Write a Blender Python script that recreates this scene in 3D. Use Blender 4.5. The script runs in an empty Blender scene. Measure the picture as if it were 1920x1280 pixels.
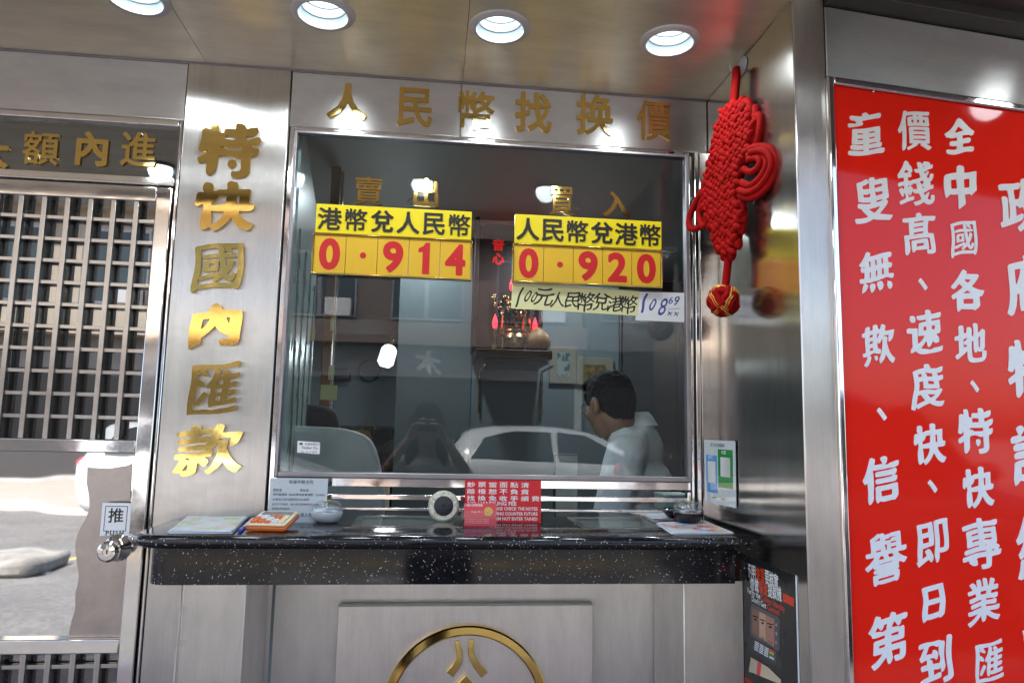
import bpy, bmesh, math, random
import numpy as np
from mathutils import Matrix, Vector
random.seed(7)
sc = bpy.context.scene
C = sc.collection
R = math.radians
# ------------------------------------------------------------------ camera
EYE = Vector((0, -2, 1.42)); FPX = 1342.0
YAW, PITCH, ROLL = R(6.275), R(6.884), R(1.205)
cy, sy, cp, sp, cr, sr = math.cos(YAW), math.sin(YAW), math.cos(PITCH), math.sin(PITCH), math.cos(ROLL), math.sin(ROLL)
fw = Vector((sy*cp, cy*cp, sp)); rt0 = Vector((cy, -sy, 0)); up0 = rt0.cross(fw)
rt = cr*rt0 + sr*up0; up = -sr*rt0 + cr*up0
cam = bpy.data.cameras.new('camera'); cam.sensor_width = 36; cam.lens = FPX/1920*36
cam.clip_start = 0.05; cam.clip_end = 3000
cam_ob = bpy.data.objects.new('camera', cam); C.objects.link(cam_ob)
cam_ob.matrix_world = Matrix(((rt.x, up.x, -fw.x, EYE.x), (rt.y, up.y, -fw.y, EYE.y), (rt.z, up.z, -fw.z, EYE.z), (0, 0, 0, 1)))
sc.camera = cam_ob
# ------------------------------------------------------------------ sky, sun, exposure
SUN_EL, SUN_AZ = R(58), R(-20)          # azimuth measured from +Y towards +X: the sun stands behind the shop
world = bpy.data.worlds.new('World'); sc.world = world; world.use_nodes = True
wn = world.node_tree
sky = wn.nodes.new('ShaderNodeTexSky'); sky.sky_type = 'NISHITA'; sky.sun_disc = False
sky.sun_elevation = SUN_EL; sky.sun_rotation = SUN_AZ; sky.dust_density = 3.0; sky.air_density = 1.0
bg = wn.nodes['Background']; bg.inputs[1].default_value = 0.15
wn.links.new(sky.outputs[0], bg.inputs[0])
sun = bpy.data.lights.new('sun', 'SUN'); sun.energy = 2.8; sun.angle = R(0.5); sun.color = (1, 0.95, 0.87)
sun_ob = bpy.data.objects.new('sun', sun); C.objects.link(sun_ob)
to_sun = Vector((math.cos(SUN_EL)*math.sin(SUN_AZ), math.cos(SUN_EL)*math.cos(SUN_AZ), math.sin(SUN_EL)))
sun_ob.rotation_euler = to_sun.to_track_quat('Z', 'Y').to_euler(); sun_ob.location = to_sun*60
sc.view_settings.view_transform = 'Standard'; sc.view_settings.look = 'None'
sc.view_settings.exposure = 2.35; sc.view_settings.gamma = 1
sc.cycles.max_bounces = 10; sc.cycles.glossy_bounces = 6; sc.cycles.transparent_max_bounces = 16
sc.cycles.use_denoising = True; sc.cycles.caustics_reflective = False; sc.cycles.caustics_refractive = False
sc.cycles.sample_clamp_indirect = 8

# ------------------------------------------------------------------ where a point of the photograph lies on a known plane
def ray(px, py):
    return ((px-960)/FPX)*rt - ((py-640)/FPX)*up + fw
def at(px, py, Y=0.0):
    d = ray(px, py); return EYE + d*((Y-EYE.y)/d.y)
def at_z(px, py, Z):
    d = ray(px, py); return EYE + d*((Z-EYE.z)/d.z)
def at_x(px, py, X):
    d = ray(px, py); return EYE + d*((X-EYE.x)/d.x)
def at_pl(px, py, o, n):
    d = ray(px, py); return EYE + d*((o-EYE).dot(n)/d.dot(n))

# ------------------------------------------------------------------ materials
def srgb(r, g, b):
    f = lambda c: (c/255/12.92) if c/255 <= .04045 else ((c/255+.055)/1.055)**2.4
    return (f(r), f(g), f(b), 1)
class NT:
    def __init__(s, name):
        s.m = bpy.data.materials.new(name); s.m.use_nodes = True; s.t = s.m.node_tree
        s.p = s.t.nodes['Principled BSDF']; s.out = s.t.nodes['Material Output']
    def n(s, typ, **kw):
        x = s.t.nodes.new('ShaderNode'+typ)
        for k, v in kw.items(): setattr(x, k, v)
        return x
    def l(s, a, b): s.t.links.new(a, b)
    def coords(s, scale, kind='Object'):
        tc = s.n('TexCoord'); mp = s.n('Mapping'); mp.inputs['Scale'].default_value = scale
        s.l(tc.outputs[kind], mp.inputs[0]); return mp.outputs[0]
    def noise(s, vec, scale=1, detail=3, rough=.5):
        x = s.n('TexNoise'); x.inputs['Scale'].default_value = scale; x.inputs['Detail'].default_value = detail; x.inputs['Roughness'].default_value = rough
        s.l(vec, x.inputs['Vector']); return x.outputs[0]
    def ramp(s, fac, stops):
        x = s.n('ValToRGB'); e = x.color_ramp.elements
        while len(e) < len(stops): e.new(.5)
        for i, (p, c) in enumerate(stops): e[i].position = p; e[i].color = c
        s.l(fac, x.inputs[0]); return x.outputs[0]
    def range(s, fac, a, b, lo=0, hi=1):
        x = s.n('MapRange'); x.inputs[1].default_value = lo; x.inputs[2].default_value = hi; x.inputs[3].default_value = a; x.inputs[4].default_value = b
        s.l(fac, x.inputs[0]); return x.outputs[0]
    def bump(s, h, strength, dist):
        x = s.n('Bump'); x.inputs['Strength'].default_value = strength; x.inputs['Distance'].default_value = dist
        s.l(h, x.inputs['Height']); s.l(x.outputs[0], s.p.inputs['Normal']); return x
    def set(s, **kw):
        for k, v in kw.items(): s.p.inputs[k.replace('_', ' ')].default_value = v
        return s
def plain(name, col, rough=.5, metal=0, var=.12, nscale=9, spec=.5, bump=0, coat=0):
    t = NT(name); t.set(Roughness=rough, Metallic=metal); t.p.inputs['Specular IOR Level'].default_value = spec
    if coat: t.p.inputs['Coat Weight'].default_value = coat; t.p.inputs['Coat Roughness'].default_value = .05
    v = t.coords((1, 1, 1)); f = t.noise(v, nscale, 5, .6)
    a = tuple(c*(1-var) for c in col[:3])+(1,); b = tuple(min(1, c*(1+var)) for c in col[:3])+(1,)
    t.l(t.ramp(f, [(.3, a), (.7, b)]), t.p.inputs['Base Color'])
    t.l(t.range(t.noise(v, nscale*3, 3), rough*.85, min(1, rough*1.15)), t.p.inputs['Roughness'])
    if bump: t.bump(t.noise(v, nscale*14, 3), bump, .002)
    return t.m
def brushed(name, col, rough, grain, aniso=1.0, wav=.02, smear=.25, rot=0.25):
    """brushed stainless steel; grain = axis the scratches run along"""
    t = NT(name); t.set(Metallic=1.0, Roughness=rough, Anisotropic=aniso, Anisotropic_Rotation=rot)
    g = {'x': (1, 0, 0), 'y': (0, 1, 0), 'z': (0, 0, 1)}[grain]
    tv = t.n('CombineXYZ')
    for i in range(3): tv.inputs[i].default_value = g[i]
    t.l(tv.outputs[0], t.p.inputs['Tangent'])
    fine = tuple(3 if q else 420 for q in g)
    v = t.coords(fine); s = t.noise(v, 1, 4, .65)
    w = t.coords((1, 1, 1)); big = t.noise(w, 3.1, 4, .55); mid = t.noise(w, 14, 5, .6)
    t.l(t.ramp(s, [(.25, tuple(c*.93 for c in col)+(1,)), (.75, tuple(min(1, c*1.05) for c in col)+(1,))]), t.p.inputs['Base Color'])
    sm = t.noise(t.coords(tuple(2.2 if q else 7 for q in g)), 1.6, 6, .7); hs = t.n('HueSaturation'); t.l(t.range(sm, .86, 1.06, .3, .62), hs.inputs['Value'])
    lk = t.p.inputs['Base Color'].links[0]; src = lk.from_socket; t.l(src, hs.inputs['Color']); t.l(hs.outputs[0], t.p.inputs['Base Color'])
    mx = t.n('Math', operation='MULTIPLY'); t.l(mid, mx.inputs[0]); t.l(t.range(s, .75, 1.25), mx.inputs[1])
    t.l(t.range(mx.outputs[0], rough*.93, rough*1.08, .25, .75), t.p.inputs['Roughness'])
    b1 = t.n('Bump'); b1.inputs['Strength'].default_value = smear; b1.inputs['Distance'].default_value = .0004; t.l(s, b1.inputs['Height'])
    b2 = t.n('Bump'); b2.inputs['Strength'].default_value = 1; b2.inputs['Distance'].default_value = wav; t.l(big, b2.inputs['Height'])
    t.l(b1.outputs[0], b2.inputs['Normal']); t.l(b2.outputs[0], t.p.inputs['Normal'])
    return t.m
def polished(name, col, rough, wav, wscale=4, dirt=.5):
    t = NT(name); t.set(Metallic=1.0, Roughness=rough); t.p.inputs['Base Color'].default_value = col+(1,)
    v = t.coords((1, 1, 1)); b = t.noise(v, wscale, 2, .4)
    bp = t.bump(b, 1, wav)
    t.l(t.range(t.noise(v, 22, 6, .7), rough*(1-dirt), rough*(1+2*dirt), .3, .75), t.p.inputs['Roughness'])
    return t.m
STEEL = (.61, .59, .57)
M = {}
M['steel_v'] = brushed('steel brushed upright', STEEL, .32, 'z', wav=.0022, smear=.12)
M['steel_h'] = brushed('steel brushed lengthwise', STEEL, .44, 'x', wav=.0010, smear=.12)
M['steel_ceiling'] = brushed('steel ceiling sheet', (.84, .76, .62), .40, 'x', aniso=.9, wav=.0003, smear=.02)
M['steel_side'] = brushed('steel side sheet', (.60, .58, .55), .17, 'z', aniso=.6, wav=.0010, smear=.04)
M['steel_low'] = brushed('steel lower sheet', (.72, .70, .67), .40, 'z', aniso=.9, wav=.002, smear=.12)
M['chrome'] = polished('polished steel', (.70, .67, .65), .06, .0006, 7)
M['chrome_bar'] = polished('grille bar steel', (.43, .41, .39), .20, .0004, 9, .15)
M['mirror'] = polished('mirror kick sheet', (.74, .73, .72), .018, .004, 2.4, .1)
M['film'] = brushed('satin film', (.40, .36, .34), .30, 'z', aniso=.3, wav=.002)
M['gold'] = polished('polished brass', (.64, .44, .135), .06, .00004, 6, .2)
M['gold_edge'] = plain('brass rim', (.62, .42, .12, 1), .25, 1)
M['dark'] = plain('dark gap', (.012, .011, .011, 1), .6)
M['grey_alu'] = plain('grey anodised frame', (.34, .32, .34, 1), .35, .8)
def glass(name, tint, ior, extra=0.0, rough=0.0):
    t = NT(name); nt = t.t; nt.nodes.remove(t.p)
    tr = t.n('BsdfTransparent'); tr.inputs[0].default_value = tint
    gl = t.n('BsdfGlossy'); gl.inputs['Roughness'].default_value = rough; gl.inputs[0].default_value = (1, 1, 1, 1)
    fr = t.n('Fresnel'); ge = t.n('NewGeometry'); t.l(t.range(ge.outputs['Backfacing'], ior, 1/ior), fr.inputs[0])
    ad = t.n('Math', operation='ADD'); ad.inputs[1].default_value = extra; ad.use_clamp = True; t.l(fr.outputs[0], ad.inputs[0])
    v = t.coords((1, 1, 1)); bp = t.n('Bump'); bp.inputs['Strength'].default_value = 1; bp.inputs['Distance'].default_value = .0004
    t.l(t.noise(v, 2.2, 2), bp.inputs['Height']); t.l(bp.outputs[0], gl.inputs['Normal'])
    mx = t.n('MixShader'); t.l(ad.outputs[0], mx.inputs[0]); t.l(tr.outputs[0], mx.inputs[1]); t.l(gl.outputs[0], mx.inputs[2]); t.l(mx.outputs[0], t.out.inputs[0])
    return t.m
M['glass'] = glass('window glass', (.92, .95, .95, 1), 1.42, .0)
M['glass_dark'] = glass('tinted transom glass', (.34, .40, .41, 1), 1.5, .15)
M['acrylic'] = glass('clear acrylic', (.97, .98, .98, 1), 1.4, .0)
M['plastic_lid'] = glass('clear lid plastic', (.80, .83, .84, 1), 1.5, .12, .06)
def granite():
    t = NT('black galaxy granite'); t.set(Roughness=.09, Metallic=0)
    v = t.coords((1, 1, 1))
    vo = t.n('TexVoronoi'); vo.inputs['Scale'].default_value = 300; t.l(v, vo.inputs['Vector'])
    sep = t.n('SeparateColor'); t.l(vo.outputs['Color'], sep.inputs[0])
    size = t.range(sep.outputs[0], .0, .48, .86, 1.0)
    lt = t.n('Math', operation='LESS_THAN'); t.l(vo.outputs['Distance'], lt.inputs[0]); t.l(size, lt.inputs[1])
    fl = t.ramp(sep.outputs[1], [(.0, (.30, .22, .16, 1)), (.5, (.55, .55, .55, 1)), (1, (.75, .60, .45, 1))])
    v2 = t.n('TexVoronoi'); v2.inputs['Scale'].default_value = 520; t.l(v, v2.inputs['Vector'])
    l2 = t.n('Math', operation='LESS_THAN'); l2.inputs[1].default_value = .22; t.l(v2.outputs['Distance'], l2.inputs[0])
    base = t.ramp(t.noise(v, 45, 6, .7), [(.35, (.003, .003, .004, 1)), (.75, (.012, .012, .014, 1))])
    m1 = t.n('Mix', data_type='RGBA'); t.l(l2.outputs[0], m1.inputs[0]); t.l(base, m1.inputs[6]); m1.inputs[7].default_value = (.028, .028, .030, 1)
    m2 = t.n('Mix', data_type='RGBA'); t.l(lt.outputs[0], m2.inputs[0]); t.l(m1.outputs[2], m2.inputs[6]); t.l(fl, m2.inputs[7])
    t.l(m2.outputs[2], t.p.inputs['Base Color'])
    t.l(t.range(t.noise(v, 9, 5, .6), .05, .15, .3, .8), t.p.inputs['Roughness'])
    return t.m
M['granite'] = granite()
M['red_board'] = plain('red acrylic sheet', srgb(246, 40, 24), .06, 0, .03, 2, spec=.18)
M['white_vinyl'] = plain('white vinyl', (.90, .88, .85, 1), .35, 0, .03)
M['yellow'] = plain('yellow plastic', srgb(238, 214, 22), .30, 0, .03, 4)
M['amber'] = plain('amber plastic', srgb(224, 178, 40), .35, 0, .05, 6)
M['digit_red'] = plain('red digit vinyl', srgb(200, 24, 28), .4, 0, .03)
M['black_vinyl'] = plain('black vinyl', (.012, .012, .012, 1), .35)
M['knot'] = None
def velvet():
    t = NT('red velvet cord'); t.set(Roughness=.8); v = t.coords((1, 1, 1))
    t.l(t.ramp(t.noise(v, 30, 5, .7), [(.3, (.27, .002, .002, 1)), (.75, (.45, .006, .005, 1))]), t.p.inputs['Base Color'])
    t.p.inputs['Specular IOR Level'].default_value = .15; t.p.inputs['Sheen Weight'].default_value = .0; t.p.inputs['Sheen Tint'].default_value = (1, .25, .2, 1); t.p.inputs['Sheen Roughness'].default_value = .4
    t.bump(t.noise(v, 700, 3), .5, .002); return t.m
M['knot'] = velvet()
M['gold_thread'] = plain('gold thread', (.75, .50, .08, 1), .35, .4)
M['white_plastic'] = plain('white plastic', (.72, .73, .74, 1), .35, 0, .04)
M['paper'] = plain('white paper', (.78, .79, .80, 1), .8, 0, .03, 20, bump=.1)
M['paper_cream'] = plain('pale yellow paper', srgb(226, 224, 168), .8, 0, .03, 12, bump=.1)
M['ink'] = plain('black ink', (.015, .015, .02, 1), .6)
M['ink_blue'] = plain('blue ink', (.06, .07, .28, 1), .6)
M['ink_grey'] = plain('grey print', (.10, .10, .12, 1), .7)
M['notice_red'] = plain('red notice card', srgb(226, 22, 36), .3, 0, .03)
M['card_red'] = plain('coral visiting cards', srgb(226, 70, 78), .45, 0, .04)
M['orange'] = plain('orange calculator shell', srgb(224, 108, 34), .4, 0, .04)
M['cream'] = plain('cream plastic', srgb(236, 214, 178), .4, 0, .05)
M['lcd'] = plain('calculator display', (.25, .22, .17, 1), .2)
M['rubber'] = plain('rubber band', srgb(190, 140, 50), .5, 0, .2, 60)
M['blue'] = plain('blue pen plastic', (.03, .05, .5, 1), .3)
M['bl_panel'] = plain('sky blue print', srgb(96, 172, 232), .5, 0, .03)
M['gr_panel'] = plain('green print', srgb(38, 150, 62), .5, 0, .03)
M['black_gloss'] = plain('black plastic', (.012, .012, .013, 1), .2, 0, .1)
M['black_matt'] = plain('black rubber', (.02, .02, .02, 1), .6, 0, .2, 30)
def marble():
    t = NT('cream marble'); t.set(Roughness=.2); v = t.coords((1, 1, 1))
    t.l(t.ramp(t.noise(v, 26, 8, .75), [(.38, (.62, .55, .40, 1)), (.5, (.74, .70, .56, 1)), (.56, (.42, .36, .24, 1)), (.6, (.76, .72, .6, 1))]), t.p.inputs['Base Color']); return t.m
M['marble'] = marble()
M['poster_black'] = plain('black poster print', (.014, .014, .015, 1), .28, 0, .2, 5)
M['poster_red'] = plain('red orange print', srgb(226, 66, 34), .35)
M['skin'] = None
def skin(name, c):
    t = NT(name); t.set(Roughness=.5); v = t.coords((1, 1, 1))
    t.l(t.ramp(t.noise(v, 18, 5, .6), [(.3, tuple(x*.85 for x in c)+(1,)), (.7, c+(1,))]), t.p.inputs['Base Color'])
    t.p.inputs['Subsurface Weight'].default_value = .12; t.p.inputs['Subsurface Radius'].default_value = (.02, .008, .004)
    t.bump(t.noise(v, 260, 3), .15, .002); return t.m
M['skin'] = skin('skin', (.38, .205, .13)); M['skin_fair'] = skin('fair skin', (.70, .47, .36))
def hair(name, c):
    t = NT(name); t.set(Roughness=.7); t.p.inputs['Specular IOR Level'].default_value = .1; t.p.inputs['Base Color'].default_value = c
    v = t.coords((60, 60, 320)); t.bump(t.noise(v, 2, 4, .7), .8, .004); return t.m
M['hair'] = hair('black hair', (.004, .0036, .0036, 1))
M['shirt'] = plain('white polo cloth', (.86, .89, .92, 1), .85, 0, .05, 30, bump=.3)
M['top_black'] = plain('black cotton', (.018, .018, .02, 1), .9, 0, .2, 40)
M['top_grey'] = plain('pale grey cotton', (.5, .5, .5, 1), .9, 0, .1, 40)
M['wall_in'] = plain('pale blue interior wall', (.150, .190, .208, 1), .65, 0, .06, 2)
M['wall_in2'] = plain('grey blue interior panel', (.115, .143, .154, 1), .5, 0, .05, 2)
M['ceil_in'] = plain('interior ceiling', (.50, .54, .52, 1), .5, 0, .05, 2)
M['floor_in'] = plain('interior floor', (.18, .16, .14, 1), .5)
M['dark_cab'] = plain('dark cabinet', (.035, .037, .04, 1), .5, 0, .2, 3)
M['wood'] = None
def wood(name, a, b, rough=.4):
    t = NT(name); t.set(Roughness=rough); v = t.coords((26, 26, 1.6))
    t.l(t.ramp(t.noise(v, 2, 6, .65), [(.3, a), (.7, b)]), t.p.inputs['Base Color']); return t.m
M['wood'] = wood('brown door post wood', (.16, .055, .018, 1), (.30, .115, .04, 1))
M['wood_dark'] = wood('dark red shrine wood', (.010, .003, .003, 1), (.024, .007, .006, 1), .5)
M['bronze'] = polished('brassware', (.34, .25, .12), .2, .002, 30)
M['pomelo'] = plain('pomelo rind', srgb(110, 68, 2), .5, 0, .12, 40, bump=.5)
def emit(name, col, s):
    t = NT(name); t.p.inputs['Base Color'].default_value = tuple(.5*c for c in col[:3])+(1,); t.p.inputs['Emission Color'].default_value = col; t.p.inputs['Emission Strength'].default_value = s
    t.set(Roughness=.3); return t.m
M['lamp_on'] = emit('lit lamp face', (.86, .95, 1, 1), 3.0)
M['lamp_dim'] = emit('dim lamp face', (.8, .95, 1, 1), .25)
M['lamp_in'] = emit('lit interior lamp', (.86, .95, 1, 1), 2.4)
M['lamp_red'] = emit('red shrine bulb', (1, .03, .05, 1), .7)
M['neon_red'] = emit('red lit characters', (1, .02, .02, 1), .10)
M['reflector'] = plain('lamp reflector', (.46, .52, .54, 1), .35, .2, .03)
M['asphalt'] = None
def asphalt():
    t = NT('asphalt'); t.set(Roughness=.85); v = t.coords((1, 1, 1))
    t.l(t.ramp(t.noise(v, 1.2, 8, .8), [(.3, (.055, .055, .056, 1)), (.7, (.10, .098, .095, 1))]), t.p.inputs['Base Color'])
    gr = t.n('HueSaturation'); t.l(t.range(t.noise(v, 26, 8, .85), .55, 1.6, .35, .65), gr.inputs['Value']); src = t.p.inputs['Base Color'].links[0].from_socket; t.l(src, gr.inputs['Color']); t.l(gr.outputs[0], t.p.inputs['Base Color'])
    t.bump(t.noise(v, 140, 3), .6, .01); return t.m
M['asphalt'] = asphalt()
def paving():
    t = NT('paving bricks'); t.set(Roughness=.8); v = t.coords((1, 1, 1)); b = t.n('TexBrick'); b.inputs['Scale'].default_value = 4.5
    b.inputs['Color1'].default_value = (.22, .165, .145, 1); b.inputs['Color2'].default_value = (.27, .21, .185, 1); b.inputs['Mortar'].default_value = (.14, .13, .12, 1); b.inputs['Mortar Size'].default_value = .012
    t.l(v, b.inputs[0]); t.l(b.outputs[0], t.p.inputs['Base Color']); return t.m
M['paving'] = paving()
M['kerb'] = plain('concrete kerb', (.34, .33, .31, 1), .85, 0, .2, 12)
M['yellow_line'] = plain('yellow road paint', (.55, .36, .05, 1), .7, 0, .2, 14)
M['white_line'] = plain('white road paint', (.6, .6, .58, 1), .7, 0, .2, 14)
M['car_white'] = plain('white car paint', (.55, .58, .60, 1), .15, 0, .01, coat=.6)
M['car_dark'] = plain('dark car paint', (.02, .022, .03, 1), .12, 0, .05, coat=1)
M['car_glass'] = plain('dark car glass', (.015, .02, .022, 1), .05)
M['tyre'] = plain('tyre rubber', (.02, .02, .02, 1), .8)
M['rim'] = plain('alloy wheel', (.5, .5, .52, 1), .25, .9)
M['bld_orange'] = plain('orange render', (.19, .15, .135, 1), .85, 0, .12, 1.2)
M['bld_cream'] = plain('cream render', (.58, .50, .40, 1), .85, 0, .1, 1.2)
M['bld_pink'] = plain('dark grey tiles', (.075, .075, .08, 1), .7, 0, .1, 1.2)
M['bld_grey'] = plain('grey concrete wall', (.30, .29, .28, 1), .85, 0, .15, 1.2)
M['pane'] = plain('window pane', (.05, .07, .08, 1), .08)
M['shop_dark'] = plain('dark shop opening', (.03, .03, .032, 1), .3)

# ------------------------------------------------------------------ mesh tools
class MB:
    def __init__(s): s.v = []; s.f = []; s.m = []
    def add(s, vs, fs, mi=0):
        o = len(s.v); s.v += [tuple(v) for v in vs]; s.f += [tuple(i+o for i in f) for f in fs]; s.m += [mi]*len(fs); return s
    def box(s, x0, x1, y0, y1, z0, z1, mi=0, T=None):
        vs = [(x, y, z) for x in (x0, x1) for y in (y0, y1) for z in (z0, z1)]
        if T: vs = [T @ Vector(v) for v in vs]
        return s.add(vs, [(0, 1, 3, 2), (4, 6, 7, 5), (0, 4, 5, 1), (2, 3, 7, 6), (0, 2, 6, 4), (1, 5, 7, 3)], mi)
    def prism(s, poly, o, u, v, n, d, mi=0):
        """polygon in (u,v), pushed d along n"""
        k = len(poly); o, u, v, n = Vector(o), Vector(u), Vector(v), Vector(n)
        a = [o+u*p[0]+v*p[1] for p in poly]; b = [q+n*d for q in a]
        return s.add(a+b, [tuple(range(k-1, -1, -1)), tuple(range(k, 2*k))]+[(i, (i+1) % k, k+(i+1) % k, k+i) for i in range(k)], mi)
    def quad(s, a, b, c, d, mi=0): return s.add([a, b, c, d], [(0, 1, 2, 3)], mi)
    def tube(s, pts, r, seg=10, mi=0, closed=False, cap=True):
        pts = [Vector(p) for p in pts]; n = len(pts); rs = r if isinstance(r, (list, tuple)) else [r]*n
        rings = []; prev = None
        for i, p in enumerate(pts):
            a = pts[(i-1) % n] if (closed or i > 0) else p; b = pts[(i+1) % n] if (closed or i < n-1) else p
            t = (b-a).normalized() if (b-a).length > 1e-9 else Vector((0, 0, 1))
            if prev is None: q = t.orthogonal().normalized()
            else:
                q = prev - t*prev.dot(t); q = q.normalized() if q.length > 1e-6 else t.orthogonal().normalized()
            prev = q; w = t.cross(q)
            rings.append([p+(q*math.cos(2*math.pi*k/seg)+w*math.sin(2*math.pi*k/seg))*rs[i] for k in range(seg)])
        vs = [v for g in rings for v in g]; fs = []
        for i in range(n if closed else n-1):
            j = (i+1) % n
            for k in range(seg): fs.append((i*seg+k, i*seg+(k+1) % seg, j*seg+(k+1) % seg, j*seg+k))
        if cap and not closed: fs += [tuple(range(seg-1, -1, -1)), tuple((n-1)*seg+k for k in range(seg))]
        return s.add(vs, fs, mi)
    def lathe(s, prof, T=None, seg=40, mi=0, arc=(0, 2*math.pi)):
        """profile of (radius, height) spun about local z"""
        vs = []; n = len(prof)
        for k in range(seg):
            a = 2*math.pi*k/seg
            for r, h in prof: vs.append(Vector((r*math.cos(a), r*math.sin(a), h)))
        fs = []
        for k in range(seg):
            j = (k+1) % seg
            for i in range(n-1):
                fs.append((k*n+i, j*n+i, j*n+i+1, k*n+i+1))
        if T: vs = [T @ v for v in vs]
        return s.add(vs, fs, mi)
    def ball(s, c, r, T=None, seg=18, rings=12, mi=0):
        c = Vector(c); r = Vector(r) if hasattr(r, '__len__') else Vector((r, r, r)); vs = []; fs = []
        for i in range(rings+1):
            th = math.pi*i/rings
            for k in range(seg):
                ph = 2*math.pi*k/seg; q = Vector((r.x*math.sin(th)*math.cos(ph), r.y*math.sin(th)*math.sin(ph), r.z*math.cos(th)))
                vs.append(c+(T @ q if T else q))
        for i in range(rings):
            for k in range(seg): fs.append((i*seg+k, (i+1)*seg+k, (i+1)*seg+(k+1) % seg, i*seg+(k+1) % seg))
        return s.add(vs, fs, mi)
    def limb(s, pts, rs, seg=14):
        """tapered chain with round ends"""
        P = [Vector(p) for p in pts]
        fine = []; fr = []
        for i in range(len(P)-1):
            for k in range(6): t = k/6; fine.append(P[i].lerp(P[i+1], t)); fr.append(rs[i]*(1-t)+rs[i+1]*t)
        fine.append(P[-1]); fr.append(rs[-1]); s.tube(fine, fr, seg)
        for p, r in zip(P, rs): s.ball(p, r, seg=seg, rings=8)
        return s
    def mesh(s, name, mats, sharp=35):
        me = bpy.data.meshes.new(name); me.from_pydata(s.v, [], s.f)
        for m in (mats if isinstance(mats, (list, tuple)) else [mats]): me.materials.append(m)
        me.polygons.foreach_set('material_index', s.m)
        bm = bmesh.new(); bm.from_mesh(me); bmesh.ops.remove_doubles(bm, verts=bm.verts, dist=1e-6)
        bmesh.ops.dissolve_degenerate(bm, dist=1e-7, edges=bm.edges)
        bmesh.ops.recalc_face_normals(bm, faces=bm.faces); bm.to_mesh(me); bm.free()
        me.polygons.foreach_set('use_smooth', [True]*len(me.polygons)); me.set_sharp_from_angle(angle=R(sharp))
        return me
    def build(s, name, mats, parent=None, bevel=0, sharp=35, seg=2):
        o = bpy.data.objects.new(name, s.mesh(name, mats, sharp)); C.objects.link(o)
        if bevel:
            b = o.modifiers.new('edge', 'BEVEL'); b.width = bevel; b.segments = seg; b.limit_method = 'ANGLE'; b.angle_limit = R(40); b.harden_normals = False
        return hang(o, parent)
def hang(o, parent):
    if parent is not None:
        o.parent = parent; bpy.context.view_layer.update(); o.matrix_parent_inverse = parent.matrix_world.inverted()
    return o
def tag(o, label=None, cat=None, group=None, kind=None):
    for k, v in (('label', label), ('category', cat), ('group', group), ('kind', kind)):
        if v: o[k] = v
    return o
def thing(name, label, cat, loc=(0, 0, 0), group=None):
    o = bpy.data.objects.new(name, None); C.objects.link(o); o.location = loc; o.empty_display_size = .05
    bpy.context.view_layer.update(); return tag(o, label, cat, group)
def kids(o): return [c for c in bpy.data.objects if c.parent == o]
def copy_tree(o, parent=None):
    c = o.copy(); C.objects.link(c)
    if parent is not None: c.parent = parent
    for k in kids(o): copy_tree(k, c)
    return c
def remeshed(mb, name, mat, parent, vox, smooth=6):
    o = bpy.data.objects.new('tmp', mb.mesh('tmp', mat)); C.objects.link(o)
    r = o.modifiers.new('r', 'REMESH'); r.mode = 'VOXEL'; r.voxel_size = vox
    s = o.modifiers.new('s', 'SMOOTH'); s.iterations = smooth; s.factor = .5
    me = bpy.data.meshes.new_from_object(o.evaluated_get(bpy.context.evaluated_depsgraph_get()))
    bpy.data.objects.remove(o); me.name = name; me.materials.clear(); me.materials.append(mat)
    me.polygons.foreach_set('use_smooth', [True]*len(me.polygons))
    q = bpy.data.objects.new(name, me); C.objects.link(q); return hang(q, parent)
def loops_to_mesh(loops, depth, bevel=0, name='shape'):
    """flat closed loops (holes allowed) filled and pushed out: the front lies at +depth"""
    cu = bpy.data.curves.new(name, 'CURVE'); cu.dimensions = '2D'; cu.fill_mode = 'BOTH'; cu.extrude = depth/2; cu.bevel_depth = bevel; cu.bevel_resolution = 1; cu.offset = -bevel
    for L in loops:
        s = cu.splines.new('POLY'); s.points.add(len(L)-1); s.use_cyclic_u = True
        for p, q in zip(s.points, L): p.co = (q[0], q[1], 0, 1)
    o = bpy.data.objects.new('tmp', cu); C.objects.link(o); bpy.context.view_layer.update()
    me = bpy.data.meshes.new_from_object(o.evaluated_get(bpy.context.evaluated_depsgraph_get()))
    bpy.data.objects.remove(o); bpy.data.curves.remove(cu)
    me.transform(Matrix.Translation((0, 0, depth/2+bevel))); me.materials.clear(); me.name = name
    me.polygons.foreach_set('use_smooth', [True]*len(me.polygons)); me.set_sharp_from_angle(angle=R(22))
    return me
FRONT = (Vector((1, 0, 0)), Vector((0, 0, 1)))          # reading direction and up on a wall facing the street
def frame(o, xd, yd):
    xd = Vector(xd).normalized(); yd = Vector(yd).normalized(); zd = xd.cross(yd)
    return Matrix(((xd.x, yd.x, zd.x, o[0]), (xd.y, yd.y, zd.y, o[1]), (xd.z, yd.z, zd.z, o[2]), (0, 0, 0, 1)))
def put(me, name, mats, o, xd, yd, parent=None, sx=1, sy=1, sz=1):
    q = bpy.data.objects.new(name, me); C.objects.link(q)
    if not me.materials:
        for m in (mats if isinstance(mats, (list, tuple)) else [mats]): me.materials.append(m)
    elif mats is not None and me.materials[0] != mats:
        q.data = me = me.copy(); me.materials.clear(); me.materials.append(mats)
    q.matrix_world = frame(o, xd, yd) @ Matrix.Diagonal((sx, sy, sz, 1))
    return hang(q, parent)

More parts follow.
